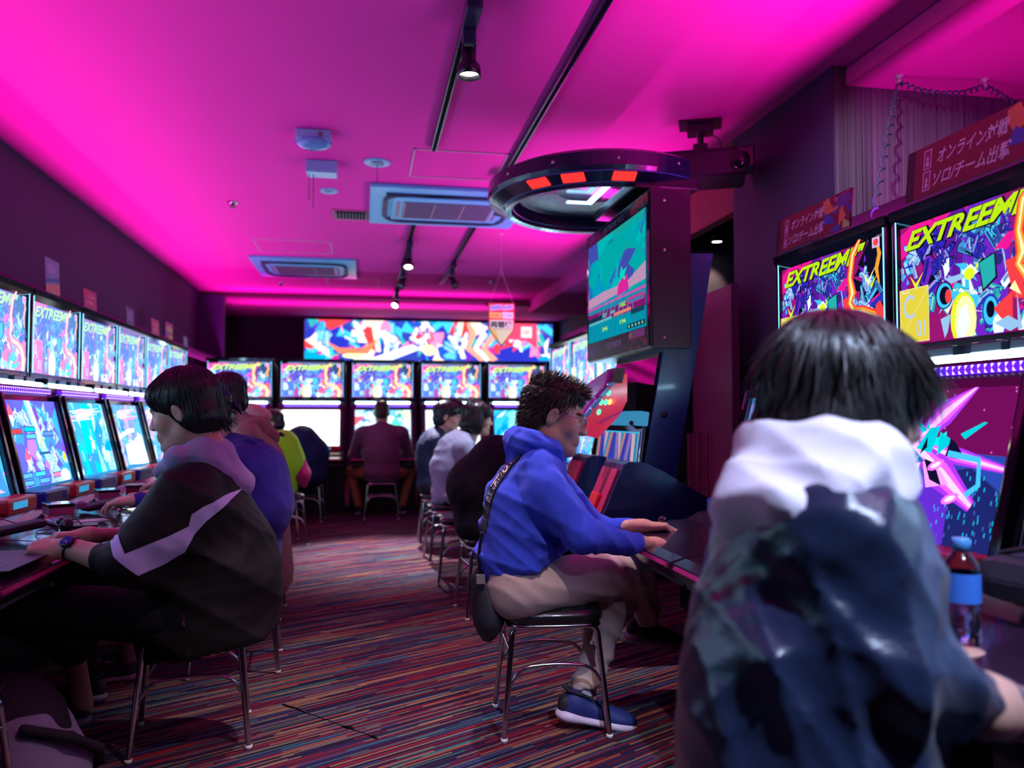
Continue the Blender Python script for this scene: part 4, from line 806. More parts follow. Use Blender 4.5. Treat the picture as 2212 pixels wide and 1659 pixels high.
# ------------------------------------------------------------------ stools
def stool_proto():
    e = empty('stool'); hw, hd, sp = .165, .155, .035
    q = MB(); n = 44; vs = []; fs = []; pr = [(.02, .461), (.5, .461), (.8, .458), (.93, .450), (.99, .438), (1, .428), (.985, .412), (.93, .403), (.05, .402)]
    for s_, z in pr:
        for k in range(n):
            a = 2 * PI * k / n; c, d = math.cos(a), math.sin(a); vs.append((.188 * s_ * math.copysign(abs(c) ** .5, c), .180 * s_ * math.copysign(abs(d) ** .5, d), z))
    for i in range(len(pr) - 1):
        for k in range(n): fs.append((i * n + k, i * n + (k + 1) % n, (i + 1) * n + (k + 1) % n, (i + 1) * n + k))
    fs += [tuple(range(n)), tuple(range(len(vs) - n, len(vs)))[::-1]]
    q.add(vs, fs, 0, True); me = q.mesh('seat', VIN)
    link(bpy.data.objects.new('seat', me), e)
    fr = [(-.165, -.155, .395), (.165, -.155, .395), (.165, .155, .395), (-.165, .155, .395)]
    ring = arc(fr + [fr[0], (0, -.155, .395)], .06, 5)[0:]; ring = arc([(0, -.155, .395)] + [fr[1], fr[2], fr[3], fr[0]] + [(0, -.155, .395)], .06, 5)
    MB().tube(ring[:-1], .010, 10, closed=True).build('seat_frame', CHR, e)
    for sx in (-1, 1):
        for sy in (-1, 1):
            top = (sx * .155, sy * .13, .385); foot = (sx * (.155 + sp), sy * (.13 + sp + .01), .012)
            MB().tube(arc([(sx * .09, sy * .135, .392), top, foot], .035, 5), .0105, 10).build('leg', CHR, e)
            MB().lathe([(0, 0), (.012, 0), (.0125, .014), (.0, .016)], 14, 0, Matrix.Translation((foot[0], foot[1], 0))).build('foot_cap', WHT, e.children[-1])
    for s in (-1, 1):
        y = s * .152
        MB().tube(arc([(-.178, y, .17), (-.13, y, .25), (0, y, .262), (.13, y, .25), (.178, y, .17)], .05, 5), .007, 8).build('arched_brace', CHR, e)
        MB().tube([(s * .163, -.145, .30), (s * .163, .145, .30)], .006, 8).build('cross_rail', CHR, e)
    return e
SP = stool_proto(); _first = [True]
def stool(x, y, rz, label, zs=1):
    global SP
    if _first[0]: s = SP; _first[0] = False
    else: s = copy_tree(SP)
    s.location = (x, y, 0); s.rotation_euler = (0, 0, rz); tag(s, label, 'stool', 'chrome stools with black seats'); return s
stool(.70, 3.03, R(-4), 'chrome stool with black seat under the player in the blue hoodie')
stool(-.595, 3.12, R(8), 'chrome stool under the player in the swoosh jacket')
stool(-.57, 3.97, R(4), 'chrome stool under the capped player, behind the swoosh jacket')
stool(-1.13, 2.33, R(0), 'chrome stool at the lower left corner, cut off by the frame')
stool(.62, 1.18, R(3), 'chrome stool under the player in the white hood')
stool(.76, 4.78, R(5), 'chrome stool under the black jacket person behind the blue hoodie')
stool(.72, 5.72, R(-6), 'empty chrome stool between the black jacket and the grey jacket')
stool(.70, 6.58, R(4), 'chrome stool under the player in the grey jacket')
stool(.70, 7.5, R(0), 'chrome stool under the player in glasses and dark denim jacket')
stool(.21, 9.42, R(0), 'chrome stool under the player in the purple shirt at the back')
stool(-.72, 7.62, R(18), 'chrome stool under the player in the lime green hoodie')
stool(-.62, 9.3, R(-5), 'chrome stool at the far left beside the dark hunched player')
stool(-.65, 4.95, R(0), 'chrome stool under the player in the tan coat')
# ------------------------------------------------------------------ things on the left decks
def DK(u): return .757 if u < .27 else .735 + (.40 - u) / .13 * .02 if u < .40 else .705 + (.46 - u) / .06 * .03 if u < .46 else .705 - (u - .46) * .0676
def DL(x, half=.04): return DK(x + 1.84 - half) + .003     # deck height at room x (left row)
def thing(name, label, cat, loc, rz=0, group=None): return empty(name, loc, rz, label, cat, group)
PB = mat('pouch_black', (.02, .02, .035), .7, bump=.3, bscale=150)
e = thing('pencil_pouch', 'black zipped pouch on the near left deck beyond the hands', 'pouch', (-1.36, 2.98, DL(-1.36, .07)), R(20))
MB().box((-.05, -.13, 0), (.05, .15, .085), 0, .035).build('body', PB, e); MB().tube(arc([(.052, -.12, .02), (.052, -.12, .075), (.052, .14, .075), (.052, .14, .02)], .03), .003, 6).build('zipper', GREY, e)
LEA = mat('wallet_leather', (.035, .012, .03), .4, bump=.2, bscale=200)
e = thing('wallet', 'folded dark leather wallet lying on the left deck beside the player\'s wrist', 'wallet', (-1.10, 3.52, DL(-1.10, .07)), R(15))
MB().box((-.055, -.055, 0), (.055, .055, .010), 0, .004).build('lower_flap', LEA, e); MB().box((-.052, -.053, .011), (.05, .052, .016)).build('cards', WHT, e); MB().box((-.056, -.056, .017), (.053, .055, .027), 0, .004).build('upper_flap', LEA, e)
def phone(loc, rz, lb, lit=False):
    e = thing('smartphone', lb, 'phone', loc, rz, 'smartphones on the decks'); MB().box((-.036, -.075, 0), (.036, .075, .009), 0, .004).build('body', BLK, e); MB().box((-.033, -.070, .009), (.033, .070, .0096)).build('screen', emitmat('phone_glow', (.15, .25, .6), .8) if lit else GBLK, e)
phone((-1.20, 2.62, DL(-1.2, .08)), R(65), 'smartphone at the left edge of the photo on the near deck'); phone((-1.17, 4.35, DL(-1.17, .08)), R(50), 'lit smartphone on the deck beyond the open wallet', True)
def cardbox(loc, rz, lb, c, lidc):
    e = thing('card_box', lb, 'box', loc, rz, 'card boxes on the left decks'); MB().box((-.05, -.07, 0), (.05, .07, .035), 0, .004).build('tray', c, e); MB().box((-.053, -.073, .036), (.053, .073, .05), 0, .004).build('lid', lidc, e)
CARD1 = mat('pink_card_box', (.45, .08, .20), .4)
cardbox((-1.33, 3.92, DL(-1.33, .07)), R(30), 'pale pink card box with dark lid, nearest on the left decks', CARD1, GBLK); cardbox((-1.33, 4.62, DL(-1.33, .07)), R(25), 'second card box with dark lid farther along the left decks', CARD1, GBLK); cardbox((-1.30, 5.05, DL(-1.30, .07)), R(15), 'low dark red case on the third left deck', mat('dark_red_case', (.2, .02, .05), .4), LEA)
def handset(loc, rz, lb):
    e = thing('game_pad', lb, 'controller', loc, rz, 'grey hooked controllers on the left decks')
    MB().box((-.05, -.09, 0), (.05, .10, .03), 0, .02, Matrix.Rotation(.15, 4, 'X')).build('body', PB, e); MB().box((-.03, -.13, .004), (.03, -.085, .034), 0, .006).build('grip_plate', mat('grip_lilac', (.30, .16, .28), .35), e)
    for x, y in ((-.012, -.10), (.012, -.115), (.006, -.095)): MB().lathe([(0, .004), (.006, .003), (.007, 0)], 10, 0, Matrix.Translation((x, y, .034))).build('button', BLK, e)
handset((-1.27, 3.32, DL(-1.27, .1) + .012), R(-55), 'black controller with pale button plate behind the player\'s hands'); handset((-1.22, 4.18, DL(-1.22, .1) + .012), R(-50), 'black controller with pale button plate on the second left deck')
e = thing('clear_case', 'clear plastic case with red tip lying beside the pink card box', 'case', (-1.24, 3.68, DL(-1.24, .08)), R(35)); MB().box((-.03, -.11, 0), (.03, .11, .014), 0, .005).build('body', mat('case_pink', (.55, .10, .28), .15, coat=.8), e); MB().box((-.028, .10, .002), (.028, .125, .018), 0, .006).build('red_tip', REDP, e); MB().box((-.02, -.10, .014), (.02, .08, .017)).build('label', mat('case_label', (.15, .35, .6), .3), e)
MB().box((-.045, -.06, 0), (.045, .06, .003)).build('rhythm_card', mat('card_pink', (.6, .2, .35), .4)); o = bpy.data.objects['rhythm_card']; o.location = (-1.16, 3.82, DL(-1.16, .06)); o.rotation_euler = (0, 0, R(-60)); o.name = 'game_card'; tag(o, 'pink game card lying flat between the wallet and the player\'s hand', 'card')
e = thing('earphones', 'black coiled earphones beside the wallet on the left deck', 'earphones', (-1.16, 3.40, DL(-1.16, .10)), 0)
MB().tube(arc([(0, 0, .01), (.05, .05, .06), (.10, .03, .01), (.04, -.06, .004), (-.06, -.02, .004), (-.10, .08, .004), (-.02, .16, .004)], .05, 6), .0022, 6).build('cable', BLK, e)
MB().lathe([(0, -.008), (.022, -.006), (.026, 0), (.022, .006), (0, .008)], 20, 0, Matrix.Translation((.03, .02, .03)) @ Matrix.Rotation(1.2, 4, 'X')).build('winder', BLK, e)
e = thing('white_cable', 'thin pale cable looping up from the first left deck', 'cord', (0, 0, 0)); MB().tube(arc([(-1.40, 3.16, .745), (-1.40, 3.17, .79), (-1.38, 3.28, .80), (-1.30, 3.52, .715), (-1.24, 3.56, .708)], .06, 6), .0022, 6).build('cable', mat('cable_pink', (.6, .35, .5), .4), e)
e = thing('plastic_card_plate', 'clear plate with worn lettering on the nearest left deck', 'plate', (-1.12, 2.80, DL(-1.12, .11)), PI / 2)
A = Art(.40, .22); A.rect(0, 0, .4, .22, (.05, .03, .08)); rnd = random.Random(2)
for k in range(26): x, y = rnd.uniform(.02, .2), rnd.uniform(.03, .1); A.stroke([(x, y), (x + rnd.uniform(-.03, .03), y + rnd.uniform(-.02, .02))], .003, (.35, .12, .4))
s = bpy.data.objects.new('print', A.mesh('print', PAPER)); link(s, e); s.location = (-.2, -.11, .0035); MB().box((-.2, -.11, 0), (.2, .11, .003)).build('plate', GBLK, e)
e = thing('blank_sticker', 'small white framed sticker on the front of the nearest left machine', 'sticker', (-1.478, 3.08, .50), PI / 2)
A = Art(.09, .07); A.rect(0, 0, .09, .07, (.35, .25, .4)); A.rect(.005, .005, .085, .065, (.02, .01, .03)); 
for k in range(3): A.rect(.015, .015 + k * .017, .075, .02 + k * .017, (.3, .2, .35))
s = bpy.data.objects.new('print', A.mesh('print', PAPER)); link(s, e); s.matrix_basis = Matrix.Translation((-.045, -.001, -.035)) @ Matrix.Rotation(PI / 2, 4, 'X')
# carpet tear
e = thing('carpet_seam', 'dark frayed seam line crossing the carpet at the bottom middle', 'seam', (0, 0, 0)); a = at(612, 1522, z=0); b = at(818, 1597, z=0)
rnd = random.Random(4); pts = [a.lerp(b, t) + Vector((rnd.uniform(-.004, .004), rnd.uniform(-.004, .004), .001)) for t in [k / 22 for k in range(23)]]
MB().tube(pts, [.0015 + .0035 * max(0, math.sin(k / 22 * PI * 1.7 + 1.2)) ** 2 + (.006 if k in (21, 15, 16) else 0) for k in range(23)], 6).build('frayed_edge', MATB, e)
# ------------------------------------------------------------------ bottle on the near right deck
def DR(x, half=.04): return DK(1.85 - x - half) + .003
e = thing('water_bottle', 'clear water bottle with blue cap standing on the near right deck', 'bottle', (1.175, 1.44, DR(1.175)))
GL = mat('bottle_clear', (.90, .94, 1.0), .02, trans=1, coat=.5); GL.node_tree.nodes['Principled BSDF'].inputs['IOR'].default_value = 1.08
MB().lathe([(0, 0), (.028, 0), (.033, .006), (.033, .03), (.030, .04), (.033, .05), (.031, .065), (.033, .08), (.034, .15), (.030, .165), (.018, .180), (.014, .186), (.014, .195)], 28).build('body', GL, e)
MB().lathe([(0, .212), (.0155, .212), (.017, .208), (.017, .187), (.0, .187)], 24).build('cap', mat('cap_blue', (.10, .35, .75), .35), e)
A = None; MB().lathe([(.0345, .088), (.0345, .145)], 28).build('label', mat('label_blue', (.05, .20, .70), .35), e); MB().lathe([(.0347, .098), (.0347, .108)], 10, 0, Matrix.Scale(.4, 4, (0, 1, 0)) @ Matrix.Rotation(0, 4, 'Z')).build('red_mark', REDP, e)
MB().lathe([(0, .004), (.026, .004), (.030, .04), (.029, .06), (.031, .085), (0, .085)], 20).build('water', mat('water', (.85, .75, .95), .02, trans=1), e)
e = thing('dark_pouch', 'dark rounded pouch at the right edge beyond the bottle', 'bag', (1.42, 1.50, DR(1.42, .11)), R(15)); MB().box((-.08, -.11, 0), (.08, .11, .10), 0, .045).build('body', PB, e); MB().tube(arc([(-.04, -.1, .08), (-.05, -.02, .13), (-.02, .08, .10)], .04), .006, 8).build('strap', BLK, e)
# ------------------------------------------------------------------ people: smooth-blended volumes turned into continuous skins
f32 = np.float32
def sdf_mesh(fn, lo, hi, h):
    lo = np.array(lo, f32); hi = np.array(hi, f32); n = np.ceil((hi - lo) / h).astype(int) + 1
    g = np.meshgrid(*[lo[i] + h * np.arange(n[i], dtype=f32) for i in range(3)], indexing='ij'); V = fn(g[0], g[1], g[2]).astype(f32); S = V < 0
    nx, ny, nz = V.shape; cnt = np.zeros((nx - 1, ny - 1, nz - 1), f32); acc = np.zeros((nx - 1, ny - 1, nz - 1, 3), f32)
    def sl(d, off, full): return slice(off, full - 1 + off)
    for ax in range(3):
        sh = [slice(None)] * 3; a = sh.copy(); b = sh.copy(); a[ax] = slice(0, -1); b[ax] = slice(1, None)
        va, vb = V[tuple(a)], V[tuple(b)]; cr = S[tuple(a)] != S[tuple(b)]; t = np.where(cr, va / np.where(va == vb, 1, va - vb), 0).astype(f32)
        o1, o2 = [i for i in range(3) if i != ax]
        for da in (0, 1):
            for db in (0, 1):
                s = [None] * 3; s[ax] = slice(None); s[o1] = slice(da, V.shape[o1] - 1 + da); s[o2] = slice(db, V.shape[o2] - 1 + db)
                c = cr[tuple(s)]; cnt += c; acc[..., ax] += np.where(c, t[tuple(s)], 0); acc[..., o1] += da * c; acc[..., o2] += db * c
    m = cnt > 0; idx = -np.ones(cnt.shape, np.int64); idx[m] = np.arange(m.sum()); ii = np.argwhere(m)
    P = lo + h * (ii + acc[m] / cnt[m][:, None]); F = []
    for ax in range(3):
        o1, o2 = [(1, 2), (2, 0), (0, 1)][ax]; a = [slice(None)] * 3; b = a.copy(); a[ax] = slice(0, -1); b[ax] = slice(1, None)
        sa, sb = S[tuple(a)], S[tuple(b)]
        for flip, cr in ((0, sa & ~sb), (1, ~sa & sb)):
            e = np.argwhere(cr); e = e[(e[:, o1] > 0) & (e[:, o2] > 0) & (e[:, o1] < V.shape[o1] - 1) & (e[:, o2] < V.shape[o2] - 1)]
            if not len(e): continue
            q = []
            for d1, d2 in ((0, 0), (-1, 0), (-1, -1), (0, -1)):
                k = e.copy(); k[:, o1] += d1; k[:, o2] += d2; q.append(idx[k[:, 0], k[:, 1], k[:, 2]])
            q = np.stack(q if not flip else q[::-1], 1); F.append(q)
    F = np.concatenate(F) if F else np.zeros((0, 4), int)
    # push the vertices along the face-averaged grid a little smoother
    return P, F
def V3(*a): return np.array(a, f32)
def cone(a, b, r1, r2, k=.03, s=None):
    """tapered limb between a and b; s stretches the cross-section along x,y,z"""
    a, b = np.array(a, f32), np.array(b, f32)
    def f(x, y, z):
        if s is not None:
            sx, sy, sz = s; X, Y, Z = x / sx, y / sy, z / sz; A, B = a / np.array(s, f32), b / np.array(s, f32)
        else: X, Y, Z, A, B = x, y, z, a, b
        d = B - A; L = max(float(d @ d), 1e-9); t = np.clip(((X - A[0]) * d[0] + (Y - A[1]) * d[1] + (Z - A[2]) * d[2]) / L, 0, 1)
        r = r1 + (r2 - r1) * t
        return np.sqrt((X - A[0] - t * d[0]) ** 2 + (Y - A[1] - t * d[1]) ** 2 + (Z - A[2] - t * d[2]) ** 2) - r
    pad = max(r1, r2) * (max(s) if s else 1) + .05
    return f, k, np.minimum(a, b) - pad, np.maximum(a, b) + pad
def ell(c, r, k=.03, rot=None):
    c, r = np.array(c, f32), np.array(r, f32); Mx = np.array(rot.transposed(), f32) if rot is not None else None
    def f(x, y, z):
        X, Y, Z = x - c[0], y - c[1], z - c[2]
        if Mx is not None: X, Y, Z = [Mx[i, 0] * X + Mx[i, 1] * Y + Mx[i, 2] * Z for i in range(3)]
        q = np.sqrt((X / r[0]) ** 2 + (Y / r[1]) ** 2 + (Z / r[2]) ** 2); g = np.sqrt((X / r[0] ** 2) ** 2 + (Y / r[1] ** 2) ** 2 + (Z / r[2] ** 2) ** 2) + 1e-9
        return q * (q - 1) / g
    pad = float(r.max()) + .04; return f, k, c - pad, c + pad
def plane(p, n, lim=None):
    n = Vector(n).normalized()
    def f(x, y, z):
        d = -((x - p[0]) * n.x + (y - p[1]) * n.y + (z - p[2]) * n.z)
        return d if lim is None else np.maximum(d, lim(x, y, z))
    return f, .006, None, None
def chain(pts, rs, k=.03, s=None): return [cone(pts[i], pts[i + 1], rs[i], rs[i + 1], k, s) for i in range(len(pts) - 1)]
def field(prims, disp=None, cuts=()):
    def fn(x, y, z):
        D = np.full(x.shape, 1., f32)
        for f, k, lo, hi in prims:
            # work only inside the primitive's box
            sl = tuple(slice(max(0, int(np.searchsorted(ax, l - .02)) - 1), int(np.searchsorted(ax, h_ + .02)) + 1) for ax, l, h_ in ((x[:, 0, 0], lo[0], hi[0]), (y[0, :, 0], lo[1], hi[1]), (z[0, 0, :], lo[2], hi[2])))
            if any(q.stop <= q.start for q in sl): continue
            d = f(x[sl], y[sl], z[sl]); c = D[sl]; hh = np.maximum(k - np.abs(c - d), 0) / k; D[sl] = np.minimum(c, d) - hh * hh * k * .25
        for f, k, lo, hi in cuts:
            d = -f(x, y, z); hh = np.maximum(k - np.abs(D - d), 0) / k; D = np.maximum(D, d) + hh * hh * k * .25
        if disp is not None: D = D + disp(x, y, z)
        return D
    return fn
def folds(amp, sc=1.0, seed=0, dirs=None):
    """cloth creases: sharp-crested waves bent by slower ones"""
    rnd = random.Random(seed); T = []
    for i in range(4):
        d = dirs[i % len(dirs)] if dirs else (rnd.gauss(0, 1), rnd.gauss(0, 1), rnd.gauss(0, 1)); d = np.array(d, float); d /= np.linalg.norm(d); T.append((d * rnd.uniform(28, 60) * sc, [rnd.uniform(4, 11) * sc * rnd.choice([-1, 1]) for _ in range(3)], rnd.uniform(0, 6), rnd.uniform(.5, 1)))
    def f(x, y, z):
        o = 0
        for d, w_, ph, a in T:
            wob = 1.6 * np.sin(w_[0] * x + w_[1] * y + w_[2] * z + ph); env = .5 + .5 * np.sin(w_[2] * x * .8 + w_[0] * y * .9 - w_[1] * z + ph * 2)
            s_ = np.sin(d[0] * x + d[1] * y + d[2] * z + wob); o = o - a * env * (1 - 1.8 * np.abs(s_) ** .6)
        return (o * amp * .5).astype(f32)
    return f
def bounds(prims, pad=.02): return np.min([p[2] for p in prims], 0) + .02 - pad, np.max([p[3] for p in prims], 0) - .02 + pad
def skin(name, chunks, mt, parent=None, label=None, colfn=None, smooth=1):
    """chunks: list of (prims, h, disp, cuts[, lo, hi]) merged into one mesh object"""
    Vs, Fs, n = [], [], 0
    for c in chunks:
        prims, h, disp = c[0], c[1], c[2]; cuts = c[3] if len(c) > 3 else ()
        lo, hi = (c[4], c[5]) if len(c) > 5 else bounds(prims)
        P, F = sdf_mesh(field(prims, disp, cuts), lo, hi, h)
        Vs.append(P); Fs.append(F + n); n += len(P)
    P = np.concatenate(Vs); F = np.concatenate(Fs)
    for _ in range(smooth):       # light laplacian pass
        A = np.zeros_like(P); C = np.zeros(len(P), f32)
        for i in range(4):
            a, b = F[:, i], F[:, (i + 1) % 4]
            for c_ in range(3): A[:, c_] += np.bincount(a, P[b, c_], len(P)) + np.bincount(b, P[a, c_], len(P))
            C += np.bincount(a, None, len(P)) + np.bincount(b, None, len(P))
        P = P * .5 + .5 * A / np.maximum(C, 1)[:, None]
    me = bpy.data.meshes.new(name); me.vertices.add(len(P)); me.vertices.foreach_set('co', P.astype(f32).ravel()); me.loops.add(F.size); me.loops.foreach_set('vertex_index', F.ravel().astype(np.int32)); me.polygons.add(len(F))
    me.polygons.foreach_set('loop_start', np.arange(0, F.size, 4, dtype=np.int32)); me.polygons.foreach_set('use_smooth', np.ones(len(F), bool)); me.update(calc_edges=True); me.validate()
    me.materials.append(mt)
    if colfn is not None:
        ca = me.color_attributes.new('Col', 'FLOAT_COLOR', 'POINT'); c = np.ones((len(me.vertices), 4), f32); c[:, :3] = colfn(P); ca.data.foreach_set('color', c.ravel())
    o = bpy.data.objects.new(name, me); link(o, parent)
    if label: o['label'] = label
    return o
def xf(T, prims_fn):
    """evaluate primitives given in a local frame T (rigid + uniform scale)"""
    prims = prims_fn; Ti = np.array(T.inverted(), f32); sc_ = T.to_scale()[0]; out = []
    for f, k, lo, hi in prims:
        cs = [T @ Vector((a, b, c)) for a in (lo[0], hi[0]) for b in (lo[1], hi[1]) for c in (lo[2], hi[2])]
        def g(x, y, z, f=f):
            return f(Ti[0, 0] * x + Ti[0, 1] * y + Ti[0, 2] * z + Ti[0, 3], Ti[1, 0] * x + Ti[1, 1] * y + Ti[1, 2] * z + Ti[1, 3], Ti[2, 0] * x + Ti[2, 1] * y + Ti[2, 2] * z + Ti[2, 3]) * sc_
        out.append((g, k * sc_, np.min([list(c) for c in cs], 0), np.max([list(c) for c in cs], 0)))
    return out
# head in its own frame: +y face, +z up, origin between the ears
def head_prims():
    p = [ell((0, -.012, .040), (.074, .094, .082), .03), ell((0, .030, -.022), (.060, .066, .080), .03), cone((-.042, .006, -.070), (0, .066, -.100), .026, .020, .03), cone((.042, .006, -.070), (0, .066, -.100), .026, .020, .03),
         ell((-.038, .062, -.026), (.026, .026, .030), .02), ell((.038, .062, -.026), (.026, .026, .030), .02), ell((0, .085, -.066), (.024, .017, .022), .018),
         cone((-.034, .084, .020), (.034, .084, .020), .011, .011, .016), cone((0, .090, .012), (0, .112, -.030), .008, .0115, .012), ell((-.011, .104, -.034), (.009, .010, .008), .008), ell((.011, .104, -.034), (.009, .010, .008), .008),
         cone((-.017, .094, -.0605), (.017, .094, -.0605), .0062, .0062, .006), cone((-.014, .093, -.0725), (.014, .093, -.0725), .0072, .0072, .006), ell((0, .088, -.103), (.018, .014, .014), .014),
         cone((0, -.022, -.055), (0, -.045, -.170), .054, .056, .03)]
    for s in (-1, 1):
        p.append(ell((s * .031, .083, .001), (.0135, .011, .0105), .006))
        Rr = Euler((R(-8), R(s * 18), R(s * 22))).to_matrix(); p.append(ell((s * .077, -.004, -.010), (.008, .019, .032), .008, Rr))
    return p
def head_cuts():
    c = []
    for s in (-1, 1):
        c += [ell((s * .031, .103, .006), (.013, .010, .008), .010)]
        Rr = Euler((R(-8), R(s * 18), R(s * 22))).to_matrix(); c.append(ell((s * .0865, .000, -.004), (.006, .011, .019), .006, Rr))
    return c
def hand_prims(curl=(25, 30, 25), thumb=(.0, .0), m=1, spread=1.0, curls=None):
    """hand from the wrist at the origin, fingers to +y, back of the hand +z, thumb on the +x side (m=-1 mirrors)"""
    p = []; kn = [(.031, .088), (.010, .094), (-.011, .091), (-.030, .082)]; Ls = [(.040, .024, .019), (.045, .028, .020), (.041, .026, .019), (.032, .020, .017)]
    for i, (x, y) in enumerate(kn):
        p.append(cone((m * x * .45, .0, 0), (m * x, y, .002 - .003 * abs(i - 1)), .0165, .0115, .014))
    p.append(ell((m * .004, .048, -.006), (.036, .046, .012), .014)); p.append(cone((0, -.03, 0), (0, .02, 0), .021, .020, .02, None))
    for i, (x, y) in enumerate(kn):
        cu = curls[i] if curls else curl; a = 0; pos = Vector((m * x, y, .0)); sx = (x * .9 * spread)
        for j, L in enumerate(Ls[i]):
            a += R(cu[j] * (1 + .08 * i)); d = Vector((m * sx * 1.2 if j == 0 else m * sx * .6, math.cos(a), -math.sin(a))).normalized(); q = pos + d * L
            r0 = (.0098, .0088, .0080)[j] * (.9 if i == 3 else 1); r1 = (.0088, .0080, .0066)[j] * (.9 if i == 3 else 1); p.append(cone(pos, q, r0, r1, .004)); pos = q
    t0 = Vector((m * .018, .018, -.006)); t1 = Vector((m * .042, .048, -.016 - thumb[0])); t2 = Vector((m * (.050 - thumb[1]), .080, -.022 - thumb[0])); t3 = Vector((m * (.046 - thumb[1] * 2), .104, -.026 - thumb[0]))
    p += [cone(t0, t1, .0165, .0125, .012), cone(t1, t2, .0115, .0095, .004), cone(t2, t3, .0095, .0078, .004)]
    return p
def frame(o, ydir, zdir, s=1.0):
    y = Vector(ydir).normalized(); x = y.cross(Vector(zdir)).normalized(); z = x.cross(y)
    return Matrix.Translation(o) @ Matrix((x, y, z)).transposed().to_4x4() @ Matrix.Scale(s, 4)
SKIN = mat('skin', (.62, .36, .27), .45, attr=True, spec=.4); SKIN.node_tree.nodes['Principled BSDF'].inputs['Subsurface Weight'].default_value = .12; SKIN.node_tree.nodes['Principled BSDF'].inputs['Subsurface Radius'].default_value = (.012, .005, .003)
HAIR = mat('hair_black', (.010, .008, .009), .34, spec=.6); HAIRB = mat('hair_dark_brown', (.035, .020, .012), .40, spec=.5)
def cloth(name, c, rough=.85, bs=900, b=.25, sheen=.3, **k): return mat(name, c, rough, bump=b, bscale=bs, sheen=0 if max(c) < .08 else sheen * .3, spec=.2, **k)
def head_colors(Th, sc_):
    Ti = np.array(Th.inverted(), f32)
    def fn(P):
        L = P @ Ti[:3, :3].T + Ti[:3, 3]; c = np.tile(np.array([.60, .34, .25], f32), (len(P), 1))
        lip = (np.abs(L[:, 0]) < .021) & (L[:, 1] > .088) & (L[:, 2] < -.054) & (L[:, 2] > -.081); c[lip] = (.50, .17, .16)
        brow = (np.abs(np.abs(L[:, 0]) - .033) < .019) & (L[:, 1] > .070) & (np.abs(L[:, 2] - .0235 + .15 * np.abs(np.abs(L[:, 0]) - .033)) < .0045); c[brow] = (.03, .02, .02)
        eye = (np.abs(np.abs(L[:, 0]) - .031) < .0125) & (L[:, 1] > .080) & (np.abs(L[:, 2] - .0005) < .0035); c[eye] = (.04, .025, .02)
        return c
    return fn
# hair: strands laid over the skull in the head frame
def hair_obj(name, Th, prims, mt, parent, strands=900, L=.06, seed=1, mode='down', h=.006, width=.0035, lift=.004, disp=None, zmin=-.08, clump=.0, yfr=.05, cuts=(), sparea=None):
    P, F = sdf_mesh(field(prims, disp, cuts), *bounds(prims), h)
    n = len(P); vs = [P]; rnd = np.random.RandomState(seed)
    # vertex normals
    N = np.zeros_like(P); a = P[F[:, 1]] - P[F[:, 0]]; b = P[F[:, 3]] - P[F[:, 0]]; fn_ = np.cross(a, b)
    for i in range(4):
        for c_ in range(3): N[:, c_] += np.bincount(F[:, i], fn_[:, c_], n)
    N /= np.linalg.norm(N, axis=1)[:, None] + 1e-9
    cand = np.where(P[:, 2] > zmin)[0]; pick = cand[rnd.randint(0, len(cand), strands)]; V2 = []; F2 = []; k = 0; tree = BVHTree.FromPolygons([tuple(p) for p in P.tolist()], [tuple(q) for q in F.tolist()]); crown = np.array([0, -.03, .13])
    for i in pick:
        p = P[i].astype(float) + N[i] * .001; nr = N[i].astype(float); w = width * rnd.uniform(.6, 1.3); LL = L * rnd.uniform(.6, 1.15); seg = 5
        if mode == 'down':
            d = p - crown; d[2] = 0; d = d / (np.linalg.norm(d) + 1e-6) * .6 + np.array([0, .15 if p[1] > 0 else 0, -1.0]) * (1 if p[2] < .08 else .35)
        else:
            d = nr * (.95 if p[2] > .09 else .42) + (np.array([0, .55, .25]) if p[2] > .08 else np.array([0, -.45, -.9]))
        d = d + rnd.normal(0, .16 if mode != 'down' else .07, 3)
        pts = [p]
        for s_ in range(seg):
            if mode == 'down':
                d = d / np.linalg.norm(d); q = pts[-1] + d * LL / seg; hit, hn, _, dist = tree.find_nearest(Vector(q), .06)
                if hit is not None and (s_ < 2 or dist < .010):
                    hn = np.array(hn); q = np.array(hit) + hn * (lift * (.3 + s_ / seg * rnd.uniform(.2, 1.4))); d = q - pts[-1] + np.array([0, 0, -.004])
                pts.append(q)
            else:
                d = d / np.linalg.norm(d); pts.append(pts[-1] + d * LL / seg); d = d + np.array([0, 0, -.06])
        side = np.cross(d, nr); side /= np.linalg.norm(side) + 1e-9
        for j, q in enumerate(pts):
            ww = w * (1 - j / seg) ** .7 if mode != 'down' else w * (1 - (j / seg) ** 3); V2 += [q - side * ww, q + side * ww, q + nr * ww * .8]
        for j in range(seg):
            for u in range(3): F2.append((k + j * 3 + u, k + j * 3 + (u + 1) % 3, k + (j + 1) * 3 + (u + 1) % 3, k + (j + 1) * 3 + u))
        k += 3 * (seg + 1)
    allv = np.concatenate([P, np.array(V2) if V2 else np.zeros((0, 3))]); allf = [tuple(q) for q in F.tolist()] + [tuple(u + n for u in q) for q in F2]
    Tn = np.array(Th); W_ = allv @ Tn[:3, :3].T + Tn[:3, 3]
    me = bpy.data.meshes.new(name); me.from_pydata(W_.tolist(), [], allf); me.materials.append(mt); me.polygons.foreach_set('use_smooth', [True] * len(allf)); me.update()
    o = bpy.data.objects.new(name, me); return link(o, parent)
